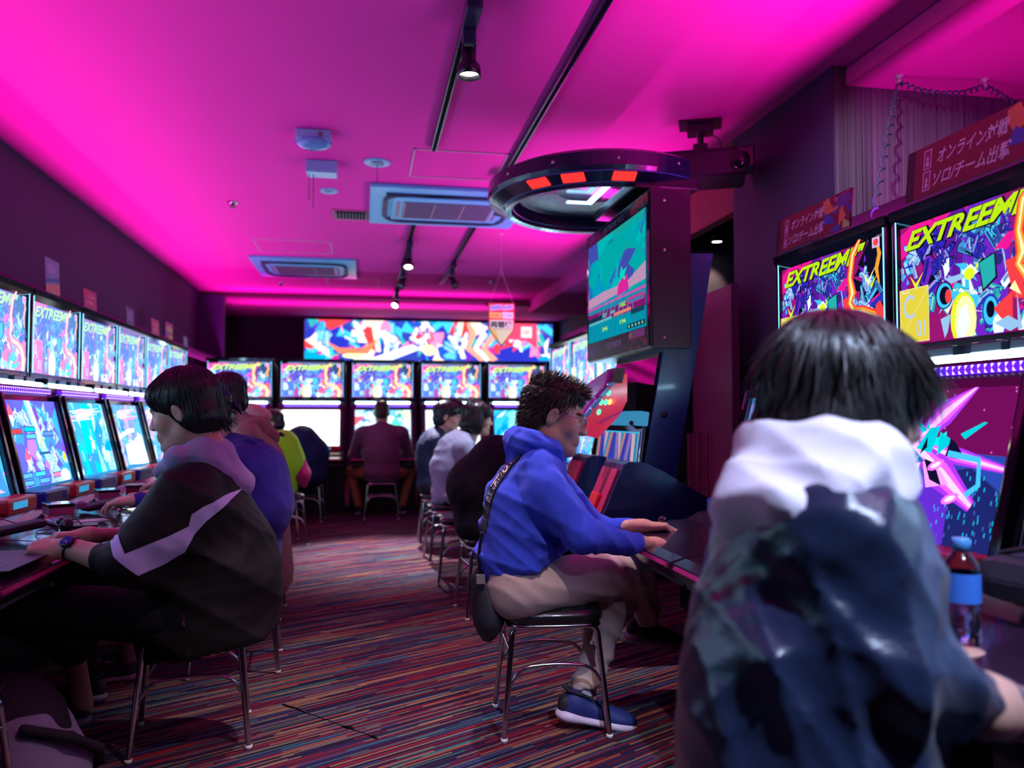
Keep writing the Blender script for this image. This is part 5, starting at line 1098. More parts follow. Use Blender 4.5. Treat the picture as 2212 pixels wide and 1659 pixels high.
def cap_prims(style):
    if style == 'short': return [ell((0, -.020, .050), (.080, .098, .084), .02), ell((0, -.060, -.020), (.070, .055, .060), .03), ell((0, .045, .088), (.062, .045, .036), .02)], [ell((0, .125, -.06), (.12, .085, .125), .015), ell((.09, .02, -.06), (.05, .05, .055), .015), ell((-.09, .02, -.06), (.05, .05, .055), .015)]
    if style == 'bowl': return [ell((0, -.014, .048), (.088, .108, .092), .02), ell((0, -.045, -.030), (.084, .072, .066), .03), ell((0, .055, .062), (.074, .048, .042), .02)], [ell((0, .13, -.075), (.10, .085, .115), .012)]
    if style == 'bob': return [ell((0, -.014, .045), (.092, .110, .095), .02), ell((0, -.040, -.050), (.100, .085, .085), .03), ell((0, .055, .055), (.078, .050, .050), .02), ell((.078, -.01, -.04), (.026, .05, .085), .02), ell((-.078, -.01, -.04), (.026, .05, .085), .02)], [ell((0, .135, -.07), (.14, .095, .12), .012)]
# decal: a flat pattern laid on a garment by dropping it along a direction
def decal(name, polys, mt, garment, org, u, v, dirn, parent, off=.0018, res=.008, label=None):
    """polys: list of outlines in (u,v) metres about org; each vertex travels along dirn until it meets the garment"""
    dg = garment.data; tree = BVHTree.FromPolygons([w_.co[:] for w_ in dg.vertices], [tuple(p.vertices) for p in dg.polygons]); u, v, dirn = Vector(u), Vector(v), Vector(dirn).normalized(); vs, fs = [], []
    for pl in polys:
        pts, tri = pl if isinstance(pl, tuple) else (pl, None)
        bm = bmesh.new(); vv = [bm.verts.new((a, b, 0)) for a, b in pts]
        if tri is None: tri = tessellate_polygon([[Vector((a, b, 0)) for a, b in pts]])
        for t in tri:
            try: bm.faces.new([vv[i] for i in t])
            except ValueError: pass
        for _ in range(7):
            ed = [e_ for e_ in bm.edges if e_.calc_length() > res]
            if not ed: break
            bmesh.ops.subdivide_edges(bm, edges=ed, cuts=1); bmesh.ops.triangulate(bm, faces=bm.faces[:])
        bm.verts.index_update(); n = len(vs); ok = []
        for w_ in bm.verts:
            p = Vector(org) + u * w_.co.x + v * w_.co.y; hit, nn, _, _ = tree.ray_cast(p - dirn * .6, dirn); ok.append(hit is not None); vs.append((hit + nn * off * (1 if nn.dot(dirn) < 0 else -1)) if hit is not None else p)
        for f_ in bm.faces:
            ix = [w_.index for w_ in f_.verts]
            if all(ok[i] for i in ix) and max((vs[n + ix[0]] - vs[n + ix[1]]).length, (vs[n + ix[1]] - vs[n + ix[2]]).length) < res * 5: fs.append([n + i for i in ix])
        bm.free()
    me = bpy.data.meshes.new(name); me.from_pydata(vs, [], fs); me.materials.append(mt); me.polygons.foreach_set('use_smooth', [True] * len(fs)); me.update(); o = bpy.data.objects.new(name, me); link(o, parent)
    if label: o['label'] = label
    return o
def shoe(name, heel, toe, mt, sole_mt, parent, s=1.0, up=(0, 0, 1)):
    """heel and toe points on the sole line"""
    T = frame(Vector(heel), Vector(toe) - Vector(heel), up, s); L = (Vector(toe) - Vector(heel)).length / s
    pr = [ell((0, .042, .052), (.033, .044, .052), .02), cone((0, .07, .058), (0, L * .62, .036), .030, .030, .03), ell((0, L - .058, .030), (.040, .060, .026), .02), cone((-.006, .05, .035), (-.004, L - .07, .028), .032, .032, .02)]
    o = skin(name, [(xf(T, pr), .006, None)], mt, parent)
    so = [cone((0, .035, .018), (0, L - .06, .012), .040, .042, .02, (1, 1, .45)), ell((0, L - .055, .014), (.044, .060, .016), .02), ell((0, .04, .022), (.041, .045, .024), .02)]
    skin('sole', [(xf(T, so), .005, None)], sole_mt, o)
    skin('collar', [(xf(T, chain([(.026, .06, .098), (.020, .020, .102), (0, .006, .108), (-.020, .020, .102), (-.026, .06, .098), (-.016, .10, .085), (.016, .10, .085), (.026, .06, .098)], [.006] * 8, .006) + [ell((0, .016, .055), (.030, .022, .036), .01)]), .004, None)], mat('shoe_collar', (.015, .015, .025), .7), o)
    q = MB(); A_, B_ = Vector((0, .105, .086)), Vector((0, L * .66, .060))
    for k in range(5):
        c = A_.lerp(B_, k / 4); q.tube(arc([c + Vector((-.022, 0, -.014)), c + Vector((-.008, .004, .004)), c + Vector((.008, -.004, .004)), c + Vector((.022, 0, -.014))], .01, 3), .0028, 5, M4=T)
    q.build('laces', mat('lace_dark', (.01, .01, .03), .7), o); return o
# ---- generic seated player, built in a local frame facing +y, seat at the origin
def player(name, loc, rz, label, top, pants, hair=('short', HAIR), lean=.12, hunch=.0, htilt=10, hood=None, s=1.08, hands=True, hres=.011, hairn=500, hat=None, shoulder=.19, bulk=1.0, cloth_amp=.006, long_coat=None, hyaw=0, glasses=None, seed=0, zadd=0, arms_out=.0, thigh_out=.0, legs_back=0, hairL=.055, collar=None):
    e = empty('person', (loc[0], loc[1], 0), rz, label, 'person')
    hz = .52; sh = Vector((0, .02 + lean, hz + .44 - hunch * .3 + zadd)); pel = Vector((0, -.02, hz + .02)); mid = Vector((0, .00 + lean * .25 - .03 - hunch * .3, hz + .22)); chest = Vector((0, lean * .7 - hunch * .25, hz + .36))
    neck = sh + Vector((0, .035 + hunch * .15, .045)); hc = neck + Vector((0, .075 + hunch * .2, .145)); Th = Matrix.Translation(hc) @ Euler((R(-htilt), 0, R(hyaw))).to_matrix().to_4x4() @ Matrix.Scale(s, 4)
    b = bulk; tp = [cone(pel, mid, .135 * b, .135 * b, .08, (1.28, 1, 1)), cone(mid, chest, .135 * b, .14 * b, .08, (1.3, 1, 1)), cone(chest, sh, .13, .085, .08, (1.25, 1, 1)), cone(sh + Vector((-shoulder + .05, 0, -.02)), sh + Vector((shoulder - .05, 0, -.02)), .068, .068, .06), cone(sh, neck, .075, .062, .04)]
    arms = []; hp = []
    for sx in (-1, 1):
        S_ = sh + Vector((sx * shoulder, .0, -.045)); E_ = S_ + Vector((sx * (.045 + arms_out), .13, -.25)); Wp = Vector((sx * (.12), lean + .43, .78)); arms += [cone(S_, E_, .066 * b, .054 * b, .05), cone(E_, Wp, .054 * b, .038, .04)]
        Tm = frame(Wp, Vector((-sx * .15, 1, -.02)), (sx * .1, 0, 1), s); hp += xf(Tm, hand_prims((18, 25, 20), m=-sx)); arms_end = Wp
    tops = tp + arms
    if long_coat: tops += [cone(pel + Vector((0, -.03, 0)), pel + Vector((0, -.05, -.30)), .16 * b, .17 * b, .08, (1.3, 1, 1))]
    else: tops.append(cone(pel + Vector((0, 0, -.02)), pel + Vector((0, .03, -.03)), .148 * b, .14 * b, .05, (1.25, 1, .8)))
    skin('top', [(tops, hres, folds(cloth_amp, 1, seed))], top, e)
    lg = []; shoes = []
    for sx in (-1, 1):
        Hh = Vector((sx * .09, .02, hz - .02)); K = Vector((sx * (.13 + thigh_out), .42, .50)); An = Vector((sx * (.12 + thigh_out * .6), .44 - legs_back, .10)); lg += [cone(Hh, K, .088, .066, .04), cone(K, An, .064, .046, .04)]
        shoes.append((An + Vector((0, -.06, -.10)), An + Vector((sx * .02, .19, -.10))))
    lg.append(cone((-.07, -.03, hz), (.07, -.03, hz), .12, .12, .05)); skin('trousers', [(lg, hres + .002, folds(.004, 1.2, seed + 5))], pants, e)
    for a, b_ in shoes: shoe('shoe', a, b_, mat('shoe_dark', (.02, .02, .03), .5), mat('sole_pale', (.45, .40, .45), .5), e)
    bp = [cone(pel, mid, .09, .09, .05), cone(mid, sh, .09, .06, .05), cone(sh, neck, .05, .05, .03)] + [cone(sh + Vector((sx * .03, 0, -.03)), sh + Vector((sx * shoulder, 0, -.045)), .04, .04, .03) for sx in (-1, 1)]
    for i in (0, 2):
        a = arms[i]
    body_arms = []
    for sx in (-1, 1):
        S_ = sh + Vector((sx * shoulder, .0, -.045)); E_ = S_ + Vector((sx * (.045 + arms_out), .13, -.25)); Wp = Vector((sx * .12, lean + .43, .78)); body_arms += [cone(S_, E_, .038, .034, .03), cone(E_, Wp, .034, .024, .02)]
        Hh = Vector((sx * .09, .02, hz - .02)); K = Vector((sx * (.13 + thigh_out), .42, .50)); An = Vector((sx * (.12 + thigh_out * .6), .44 - legs_back, .10)); body_arms += [cone(Hh, K, .05, .045, .03), cone(K, An + Vector((0, 0, -.04)), .04, .032, .03)]
    ch = [(bp + body_arms, .018, None), (xf(Th, head_prims()), .0055, None, xf(Th, head_cuts()))]
    if hands: ch.append((hp, .0055, None))
    skin('body', ch, SKIN, e, colfn=head_colors(Th, s))
    if hair:
        pr, cu = cap_prims(hair[0]); hair_obj('hair', Th, pr, hair[1], e, hairn, hairL, seed + 2, 'spiky' if hair[0] == 'short' else 'down', .007, .0035, zmin=-.1, cuts=cu)
    if hood:
        hd = hood_prims(neck + Vector((0, -.06, -.04)), Vector((0, -1, .1)), .86); skin('hood', [(hd, .009, folds(.006, 1.3, seed + 9))], hood, e)
    if collar: skin('collar', [(chain([neck + Vector((.06, .03, -.01)), neck + Vector((.065, -.03, .0)), neck + Vector((0, -.065, .005)), neck + Vector((-.065, -.03, 0)), neck + Vector((-.06, .03, -.01))], [.02] * 5, .02, (1, 1, 1)), .008, None)], collar, e)
    if hat == 'cap':
        skin('cap', [(xf(Th, [ell((0, -.012, .062), (.084, .104, .082), .02)]), .006, None, xf(Th, [ell((0, .0, -.075), (.3, .3, .095), .01)]))], mat('cap_navy', (.012, .010, .07), .8, bump=.2, bscale=600), e)
        q = MB(); 
        skin('cap_strap', [(xf(Th, chain([(.05, -.085, .015), (.02, -.108, .018), (-.02, -.108, .018), (-.05, -.085, .015)], [.008] * 4, .01) + chain([(0, -.11, .02), (.012, -.135, .01), (.004, -.145, -.02)], [.010, .012, .006], .008) + chain([(0, -.11, .02), (-.02, -.13, .03)], [.01, .008], .008)), .005, None)], mat('strap_navy', (.01, .01, .04), .5), e)
    if hat == 'beret':
        skin('beret', [(xf(Th, [ell((0, -.055, .085), (.115, .125, .062), .04, Euler((R(38), 0, 0)).to_matrix()), ell((0, -.01, .05), (.088, .105, .06), .03)]), .008, folds(.003, 1, 4), xf(Th, [ell((0, .05, -.07), (.3, .3, .10), .01)]))], cloth('beret_pink', (.50, .20, .22)), e)
    if glasses: spectacles(Th, e, glasses)
    return e, Th
def hood_prims(c, back, s):
    """a hood lying folded on the shoulders behind the neck"""
    c = Vector(c); bk = Vector(back).normalized(); sd = bk.cross(Vector((0, 0, 1))).normalized(); up = Vector((0, 0, 1))
    def q(a, b_, u): return c + sd * a * s + bk * b_ * s + up * u * s
    pr = chain([q(.070, -.095, -.025), q(.112, -.03, .025), q(.085, .04, .045), q(0, .075, .035), q(-.085, .04, .045), q(-.112, -.03, .025), q(-.070, -.095, -.025)], [.022 * s, .032 * s, .038 * s, .042 * s, .038 * s, .032 * s, .022 * s], .03 * s)
    pr += [cone(q(.05, .06, .0), q(0, .13, -.07), .055 * s, .045 * s, .05 * s), cone(q(-.05, .06, .0), q(0, .13, -.07), .055 * s, .045 * s, .05 * s), cone(q(-.07, .05, -.02), q(.07, .05, -.02), .05 * s, .05 * s, .04 * s)]
    return pr
def spectacles(Th, parent, mt):
    q = MB()
    for s in (-1, 1):
        q.tube([(s * .034 + .022 * math.cos(a), .108, -.002 + .015 * math.sin(a)) for a in [2 * PI * k / 18 for k in range(18)]], .0014, 6, closed=True, M4=Th)
        q.tube([(s * .056, .107, .004), (s * .075, .09, .006), (s * .081, .01, .006), (s * .080, -.012, -.006)], .0016, 6, M4=Th)
    q.tube([(-.012, .108, .0), (0, .113, .004), (.012, .108, .0)], .0014, 6, M4=Th)
    return q.build('glasses', mt, parent)
# ------------------------------------------------------------------ player in the blue hoodie
def Q(px, py, y): return at(px, py, y=y)
SH1 = mat('shoe_navy', (.010, .02, .16), .6, bump=.2, bscale=500); SOLE1 = mat('sole_white', (.62, .50, .68), .45)
def blue_player():
    e = empty('person', (.70, 3.03, 0), 0, 'person in a blue hoodie and khaki trousers with glasses, legs crossed, on a chrome stool', 'person')
    def W2(o): o.location = (-.70, -3.03, 0); return o
    s = 1.14; Y = 3.03
    fc = Vector((math.cos(R(14)), -math.sin(R(14)), -.26)).normalized(); hc = Q(1193, 898, 2.99) + Vector((.02, .05, 0)); Th = frame(hc, fc, (.3, 0, 1), s)
    pel, mid, chest, sh = Q(1128, 1290, Y), Q(1122, 1190, Y), Q(1138, 1085, Y), Q(1160, 1010, Y); neck = Q(1180, 955, Y)
    SR, ER, WR = Q(1180, 1060, 2.84), Q(1262, 1160, 2.78), Q(1418, 1178, 2.88)
    SL, EL, WL = Q(1200, 1055, 3.22), Q(1290, 1148, 3.28), Q(1388, 1138, 3.125)
    BL = cloth('hoodie_blue', (.035, .075, .75), .9, 700, .35, .5)
    tp = [cone(pel, mid, .150, .152, .08, (1, 1.22, 1)), cone(mid, chest, .152, .150, .08, (1, 1.25, 1)), cone(chest, sh, .150, .09, .08, (1, 1.3, 1)), cone(Q(1165, 1010, 2.90), Q(1175, 1010, 3.16), .075, .075, .06), cone(sh, neck, .085, .07, .04),
          cone(Q(1185, 1130, Y), Q(1190, 1200, Y), .10, .10, .08, (1, 1.2, 1))]
    ar = [cone(SR, ER, .082, .066, .05), cone(ER, WR.lerp(ER, .30), .066, .047, .04), cone(SL, EL, .08, .064, .05), cone(EL, WL.lerp(EL, .30), .062, .045, .04)]
    d1 = folds(.016, .55, 12, [(.8, .2, .9), (.3, 0, 1), (.9, .1, .5)]); d2 = folds(.005, 1.6, 3)
    a_, b_ = Q(1055, 1272, Y), Q(1205, 1193, Y); nn = Vector(((b_ - a_).z, 0, -(b_ - a_).x)); nn = -nn if nn.z > 0 else nn
    hem = plane(a_, nn, lambda x, y, z: x - .79)
    def rib(x, y, z):
        t = -((x - a_.x) * nn.x + (z - a_.z) * nn.z) / nn.length; return (np.clip(1 - t / .045, 0, 1) * (x < .8) * (.012 + .002 * np.sin(np.arctan2(y - Y, x - .6) * 70))).astype(f32)
    top = skin('hoodie', [(tp + ar, .0075, lambda x, y, z: d1(x, y, z) * np.clip((1.05 - z) * 5, .3, 1) + d2(x, y, z) + rib(x, y, z), [hem])], BL, e); W2(top)
    hc_ = Q(1150, 962, Y); hd = chain([hc_ + Vector(v) for v in ((.085, -.085, -.055), (.05, -.115, -.01), (-.03, -.10, .015), (-.065, 0, .02), (-.03, .10, .015), (.05, .115, -.01), (.085, .085, -.055))], [.022, .034, .042, .046, .042, .034, .022], .03)
    hd += chain([hc_ + Vector(v) for v in ((.065, -.10, -.005), (.0, -.10, .03), (-.055, -.05, .045), (-.055, .05, .045), (.0, .10, .03))], [.018, .022, .026, .026, .022], .012) + [cone(hc_ + Vector((-.045, -.05, 0)), hc_ + Vector((-.07, -.03, -.06)), .045, .03, .04), cone(hc_ + Vector((-.045, .05, 0)), hc_ + Vector((-.07, .03, -.06)), .045, .03, .04)]
    W2(skin('hood', [(hd, .006, folds(.009, 1.5, 21, [(.2, .3, 1), (.6, 0, 1)]))], BL, e))
    # trousers
    KH = cloth('khaki_trousers', (.50, .37, .36), .9, 900, .25, .3)
    H1, KB, AB = Q(1125, 1272, 2.93), Q(1375, 1238, 3.0), Q(1398, 1325, 3.16); H2, KA, AA = Q(1140, 1275, 3.13), Q(1322, 1305, 3.07), Q(1262, 1478, 2.98)
    lg = [cone(H1, KB, .100, .070, .05), cone(KB, AB, .068, .055, .04), cone(H2, KA, .098, .078, .05), cone(KA, AA + Vector((0, 0, -.03)), .074, .058, .04), cone(Q(1118, 1266, 2.96), Q(1118, 1266, 3.10), .118, .118, .05), cone(Q(1165, 1262, 2.95), Q(1300, 1240, 2.98), .085, .075, .06)]
    dk = folds(.014, .95, 31, [(.7, .1, .9), (1, 0, .2), (.2, 0, 1)])
    tr = W2(skin('trousers', [(lg, .0085, lambda x, y, z: dk(x, y, z) + .004 * np.sin(x * 90 + z * 60).astype(f32) * (x > .9), [plane(AA + Vector((0, 0, -.012)), (.15, 0, -1))])], KH, e))
    def at_y(l, y): return [(a - .70, b - 3.03, c) for a, b, c in [tuple(Q(px, py, y)) for px, py in l]]
    # shoes
    so = shoe('shoe', Q(1203, 1555, 2.96) + Vector((0, 0, .004)), Q(1372, 1578, 2.93) * 1, SH1, SOLE1, e, 1.12); W2(so)
    s2 = shoe('shoe', Q(1352, 1385, 3.18), Q(1482, 1402, 3.18), mat('shoe_dark', (.02, .02, .03), .5), mat('sole_dim', (.25, .20, .28), .5), e, 1.05); W2(s2)
    W2(skin('sock', [([cone(AA + Vector((-.005, 0, -.015)), AA + Vector((.01, 0, -.065)), .040, .042, .02)], .007, None)], mat('sock_grey', (.45, .38, .5), .9), e))
    # body: head, neck, hands, ankle
    bp = [cone(pel, mid, .1, .1, .05), cone(mid, chest, .1, .1, .05), cone(chest, sh, .09, .06, .05), cone(sh, neck, .058, .058, .03), cone(neck, hc + Vector((-.02, 0, -.06)), .062, .062, .03), cone(SR, ER, .045, .04, .02), cone(ER, WR, .04, .028, .02), cone(SL, EL, .045, .04, .02), cone(EL, WL, .04, .028, .02), cone(sh, SR, .05, .045, .03), cone(sh, SL, .05, .045, .03), cone(H1, KB, .06, .05, .03), cone(KB, AB, .045, .04, .02), cone(H2, KA, .06, .05, .03), cone(KA, AA + Vector((0, 0, -.07)), .045, .036, .02)]
    Tr = frame(WR + Vector((-.01, 0, -.002)), (1, .10, -.12), (0, -.18, 1), 1.12); Tl = frame(WL + Vector((-.01, 0, .0)), (1, -.16, .04), (0, .12, 1), 1.1)
    hR = xf(Tr, hand_prims(m=1, curls=[(12, 18, 14), (10, 16, 12), (12, 20, 14), (14, 26, 18)])); hL = xf(Tl, hand_prims(m=-1, curls=[(24, 42, 30), (28, 46, 32), (32, 48, 34), (36, 50, 36)], thumb=(.016, .004)))
    b = skin('body', [(bp, .014, None), (xf(Th, head_prims()), .0038, None, xf(Th, head_cuts())), (hR + [cone(WR - Vector((.06, 0, 0)), WR, .030, .027, .02)], .0034, None), (hL + [cone(WL - Vector((.06, 0, 0)), WL, .030, .027, .02)], .0034, None)], SKIN, e, colfn=head_colors(Th, s)); W2(b)
    pr, cu = cap_prims('short'); o = hair_obj('hair', Th, pr, HAIRB, e, 5200, .026, 4, 'spiky', .005, .0020, zmin=-.085, cuts=cu); W2(o)
    W2(spectacles(Th, e, mat('steel_frame', (.25, .28, .35), .2, 1)))
    return e, top, tr
BP, BTOP, BTR = blue_player()
# sling bag and strap behind the hoodie
def strap():
    e = empty('sling_bag', (0, 0, 0), 0, 'black sling bag with a white lettered strap worn over the blue hoodie', 'bag')
    g = bpy.data.objects.new('tmp', BTOP.data)
    p0, p1 = Q(1122, 975, 2.90), Q(1048, 1110, 2.94)
    pts = [Q(a, b, 2.95) for a, b in ((1124, 978), (1100, 1002), (1078, 1032), (1060, 1066), (1048, 1104), (1041, 1150))]
    me = BTOP.data; tree = BVHTree.FromPolygons([v.co[:] for v in me.vertices], [tuple(p.vertices) for p in me.polygons]); dirn = Vector((.45, .89, 0)).normalized()
    v, f, c = [], [], []; path = []
    for i in range(41):
        t = i / 40 * (len(pts) - 1); k = min(int(t), len(pts) - 2); path.append(pts[k].lerp(pts[k + 1], t - k))
    def drop(p, off):
        h_, n_, _, _ = tree.ray_cast(p - dirn * .5, dirn)
        if h_ is None: h_, n_, _, _ = tree.find_nearest(p)
        return h_ + (n_ if n_.dot(dirn) < 0 else -n_) * off
    wd = .017; side = []
    for i, p in enumerate(path):
        d = (path[min(i + 1, 40)] - path[max(i - 1, 0)]).normalized(); sd = d.cross(dirn).normalized(); side.append(sd)
        for s_ in (-1, -.33, .33, 1): v.append(drop(p + sd * wd * s_, .004))
    for i in range(40):
        for j in range(3): f.append((i * 4 + j, i * 4 + j + 1, i * 4 + 5 + j, i * 4 + 4 + j))
    m = bpy.data.meshes.new('strap'); m.from_pydata(v, [], f); m.materials.append(mat('strap_black', (.015, .012, .02), .6)); m.update(); so = link(bpy.data.objects.new('strap', m), e)
    md = so.modifiers.new('thick', 'SOLIDIFY'); md.thickness = .003; md.offset = -1
    # lettering along the strap, read upwards
    tv, tf = text_geo('BENETTON.', .032, .02); X = max(a for a, b in tv); L = sum((path[i + 1] - path[i]).length for i in range(40)); V = []
    cum = [0]
    for i in range(40): cum.append(cum[-1] + (path[i + 1] - path[i]).length)
    for a, b in tv:
        d = cum[-1] * .60 - (a - .0) * 1.05 + .02; d = min(max(d, 0), cum[-1] - 1e-4); k = max(j for j in range(40) if cum[j] <= d); t = (d - cum[k]) / (cum[k + 1] - cum[k]); p = path[k].lerp(path[k + 1], t); V.append(drop(p + side[k] * (b - .0115) * (1 if side[k].z * 0 + (side[k].x) < 0 else -1), .007))
    m2 = bpy.data.meshes.new('lettering'); m2.from_pydata(V, [], tf); m2.materials.append(mat('letter_white', (.8, .75, .85), .5)); m2.update(); link(bpy.data.objects.new('lettering', m2), so)
    bag = [ell(Q(1052, 1318, 3.03), (.05, .12, .115), .02), cone(Q(1042, 1250, 3.03), Q(1058, 1330, 3.03), .045, .05, .04, (1, 1.8, 1))]
    skin('pouch', [(bag, .009, folds(.004, 1.5, 8))], PB, e)
    MB().tube([Q(1041, 1150, 2.93), Q(1034, 1200, 2.96), Q(1036, 1255, 3.0)], .006, 6).build('buckle_strap', BLK, e); MB().box(tuple(Q(1030, 1262, 2.93)), tuple(Q(1046, 1240, 2.95))).build('buckle', GREY, e)
strap()
# ------------------------------------------------------------------ player in the swoosh jacket (left foreground)
def swoosh_player():
    X0, Y = -.595, 3.12
    e = empty('person', (X0, Y, 0), 0, 'person in a black jacket with a lilac swoosh stripe and lilac hood, watch on wrist', 'person')
    def W2(o): o.location = (-X0, -Y, 0); return o
    s = 1.13; hc = Q(400, 886, 3.08); fc = Vector((-.95, .16, -.24)).normalized(); Th = frame(hc, fc, (-.2, 0, 1), s)
    neck, sh, chest, mid, hem = Q(418, 985, Y), Q(432, 1035, Y), Q(445, 1110, Y), Q(462, 1230, Y), Q(452, 1345, Y)
    BK2 = cloth('jacket_black', (.012, .011, .013), .62, 500, .2, .15)
    tp = [cone(sh, chest, .10, .165, .08, (1, 1.25, 1)), cone(chest, mid, .165, .225, .10, (1, 1.08, 1)), cone(mid, hem, .225, .262, .10, (1, .95, 1)), cone(Q(425, 1045, 2.96), Q(435, 1045, 3.28), .085, .085, .07), cone(sh, neck, .09, .075, .04)]
    SN, EN, CN, WN = Q(392, 1085, 2.90), Q(272, 1215, 2.82), Q(228, 1207, 2.86), Q(146, 1184, 2.93); SF, EF, CF, WF = Q(400, 1070, 3.34), Q(300, 1180, 3.42), Q(262, 1165, 3.38), Q(192, 1158, 3.20)
    ar = [cone(SN, EN, .112, .082, .07), cone(EN, CN, .080, .062, .03), cone(SF, EF, .10, .08, .06), cone(EF, CF, .08, .06, .03), cone(Q(400, 1120, 2.93), Q(330, 1230, 2.90), .10, .07, .08)]
    d1 = folds(.018, .45, 7, [(.5, .1, 1), (1, .2, .2), (.7, 0, .8)]); d2 = folds(.008, 1.0, 9)
    hz = hem.z
    def disp(x, y, z): # gathered elastic hem
        g = np.clip((hz - .03 - z) * 14, 0, 1) * .010 * np.sin(np.arctan2(y - Y, x - hem.x) * 46); return (d1(x, y, z) + d2(x, y, z) + g).astype(f32)
    # slanted hem cut
    cut = [ell(Vector((hem.x - .05, Y, hz - .275)), (.60, .60, .20), .02, Euler((0, R(-14), 0)).to_matrix())]
    jk = skin('jacket', [(tp + ar, .0095, disp, cut)], BK2, e); W2(jk)
    # seam across the back and stripe
    LIL = mat('lilac_panel', (.60, .52, .95), .6, bump=.15, bscale=300)
    pl = [(522, 1067), (480, 1076), (440, 1093), (415, 1108), (408, 1134), (372, 1150), (325, 1168), (280, 1186), (262, 1150), (243, 1160), (258, 1192), (306, 1232), (352, 1216), (400, 1190), (420, 1152), (446, 1124), (487, 1094)]
    org = Q(400, 1140, 2.85); P2 = [(lambda p: (p.x - org.x, p.z - org.z))(Q(a, b, 2.85)) for a, b in pl]
    W2(decal('swoosh_stripe', [P2], LIL, jk, org, (1, 0, 0), (0, 0, 1), (-.13, 1, 0), e, .003, .012, 'lilac swoosh shaped stripe'))
    sm = [(lambda p: (p.x - org.x, p.z - org.z))(Q(a, b, 2.85)) for a, b in ((520, 1064), (560, 1070), (606, 1078), (606, 1081), (560, 1073), (520, 1067))]
    W2(decal('back_seam', [sm], MATB, jk, org, (1, 0, 0), (0, 0, 1), (-.13, 1, 0), e, .002, .012))
    zp = Q(399, 1328, 2.85); q = MB(); q.box((zp.x - .006, zp.y - .03, zp.z - .018), (zp.x + .006, zp.y - .024, zp.z + .010), 0, .002); q.tube([(zp.x + .0, zp.y - .027, zp.z - .018), (zp.x + .004, zp.y - .027, zp.z - .03)], .003, 6); W2(q.build('zip_pull', CHR, e))
    W2(skin('cuff', [([cone(CN + Vector((.005, 0, 0)), CN + Vector((-.02, .006, -.002)), .056, .052, .01)], .006, None, [cone(CN + Vector((-.05, .008, -.006)), CN + Vector((-.10, .02, -.01)), .06, .05, .01)])], LIL, e))
    hd = hood_prims(Q(424, 1000, Y), Vector((1, -.05, .0)), 1.12); W2(skin('hood', [(hd, .008, folds(.008, 1.1, 17, [(.5, .2, 1), (1, 0, .3)]))], cloth('hood_lilac', (.42, .33, .58), .95, 500, .3, .5), e))
    # trousers reaching under the deck
    JB = cloth('trousers_black', (.012, .012, .018), .8); HN, KN, AN = Q(450, 1330, 3.0), Vector((-1.12, 3.0, .50)), Q(158, 1410, 3.30); HF, KF, AF = Vector((-.62, 3.25, .50)), Vector((-1.08, 3.42, .50)), Vector((-1.10, 3.55, .14))
    W2(skin('trousers', [([cone(HN, KN, .11, .08, .05), cone(KN, AN, .08, .058, .04), cone(HF, KF, .11, .08, .05), cone(KF, AF, .075, .055, .04), cone(HN + Vector((0, .05, 0)), HF, .13, .13, .05)], .011, folds(.006, 1, 3))], JB, e))
    W2(shoe('shoe', Vector((-1.00, 3.30, 0)), Vector((-1.26, 3.36, 0)), mat('shoe_dark', (.02, .02, .03), .5), mat('sole_dim', (.25, .20, .28), .5), e, 1.0)); W2(shoe('shoe', Vector((-1.02, 3.56, 0)), Vector((-1.29, 3.62, 0)), mat('shoe_dark', (.02, .02, .03), .5), mat('sole_dim', (.25, .20, .28), .5), e, 1.0))
    # body
    Tn = frame(WN, (-1, .12, .10), (0, -.35, 1), 1.14); Tf = frame(WF, (-1, -.22, .06), (0, .15, 1), 1.12)
    hN = xf(Tn, hand_prims(m=-1, curls=[(52, 62, 40), (54, 64, 42), (56, 66, 42), (58, 66, 42)], thumb=(.01, .015))); hF = xf(Tf, hand_prims(m=1, curls=[(20, 34, 22), (26, 36, 24), (30, 38, 24), (34, 40, 26)], thumb=(.008, .0)))
    bp = [cone(hem, mid, .12, .12, .05), cone(mid, chest, .12, .1, .05), cone(chest, sh, .09, .06, .05), cone(sh, neck, .06, .06, .03), cone(neck, hc + Vector((.02, 0, -.07)), .062, .062, .03), cone(sh, SN, .05, .05, .03), cone(SN, EN, .05, .045, .02), cone(EN, CN, .044, .042, .02), cone(sh, SF, .05, .05, .03), cone(SF, EF, .05, .045, .02), cone(EF, CF, .044, .042, .02), cone(HN, KN, .06, .05, .03), cone(KN, AN, .05, .04, .02), cone(AN, Vector((-1.02, 3.31, .07)), .040, .036, .02), cone(HF, KF, .06, .05, .03), cone(KF, AF, .05, .036, .02)]
    b = skin('body', [(bp, .014, None), (xf(Th, head_prims()), .0045, None, xf(Th, head_cuts())), (hN + [cone(EN, CN, .046, .046, .02), cone(CN, WN, .045, .031, .02)], .0038, None), (hF + [cone(EF, CF, .044, .044, .02), cone(CF, WF, .043, .031, .02)], .0038, None)], SKIN, e, colfn=head_colors(Th, s)); W2(b)
    pr, cu = cap_prims('bowl'); W2(hair_obj('hair', Th, pr, HAIR, e, 2600, .085, 4, 'down', .006, .0028, zmin=-.08, cuts=cu, lift=.003))
    # watch
    wt = empty('wristwatch', (0, 0, 0), 0, 'round dark wristwatch on the near wrist of the swoosh jacket player', 'watch')
    c = WN + (CN - WN) * .12; T = frame(c, (CN - WN).normalized(), (.05, -.75, .66)); n_ = 28
    MB().tube([T @ Vector((.0355 * math.cos(a), 0, .0335 * math.sin(a))) for a in [2 * PI * k / n_ for k in range(n_)]], .0065, 8, closed=True).build('band', BLK, wt)
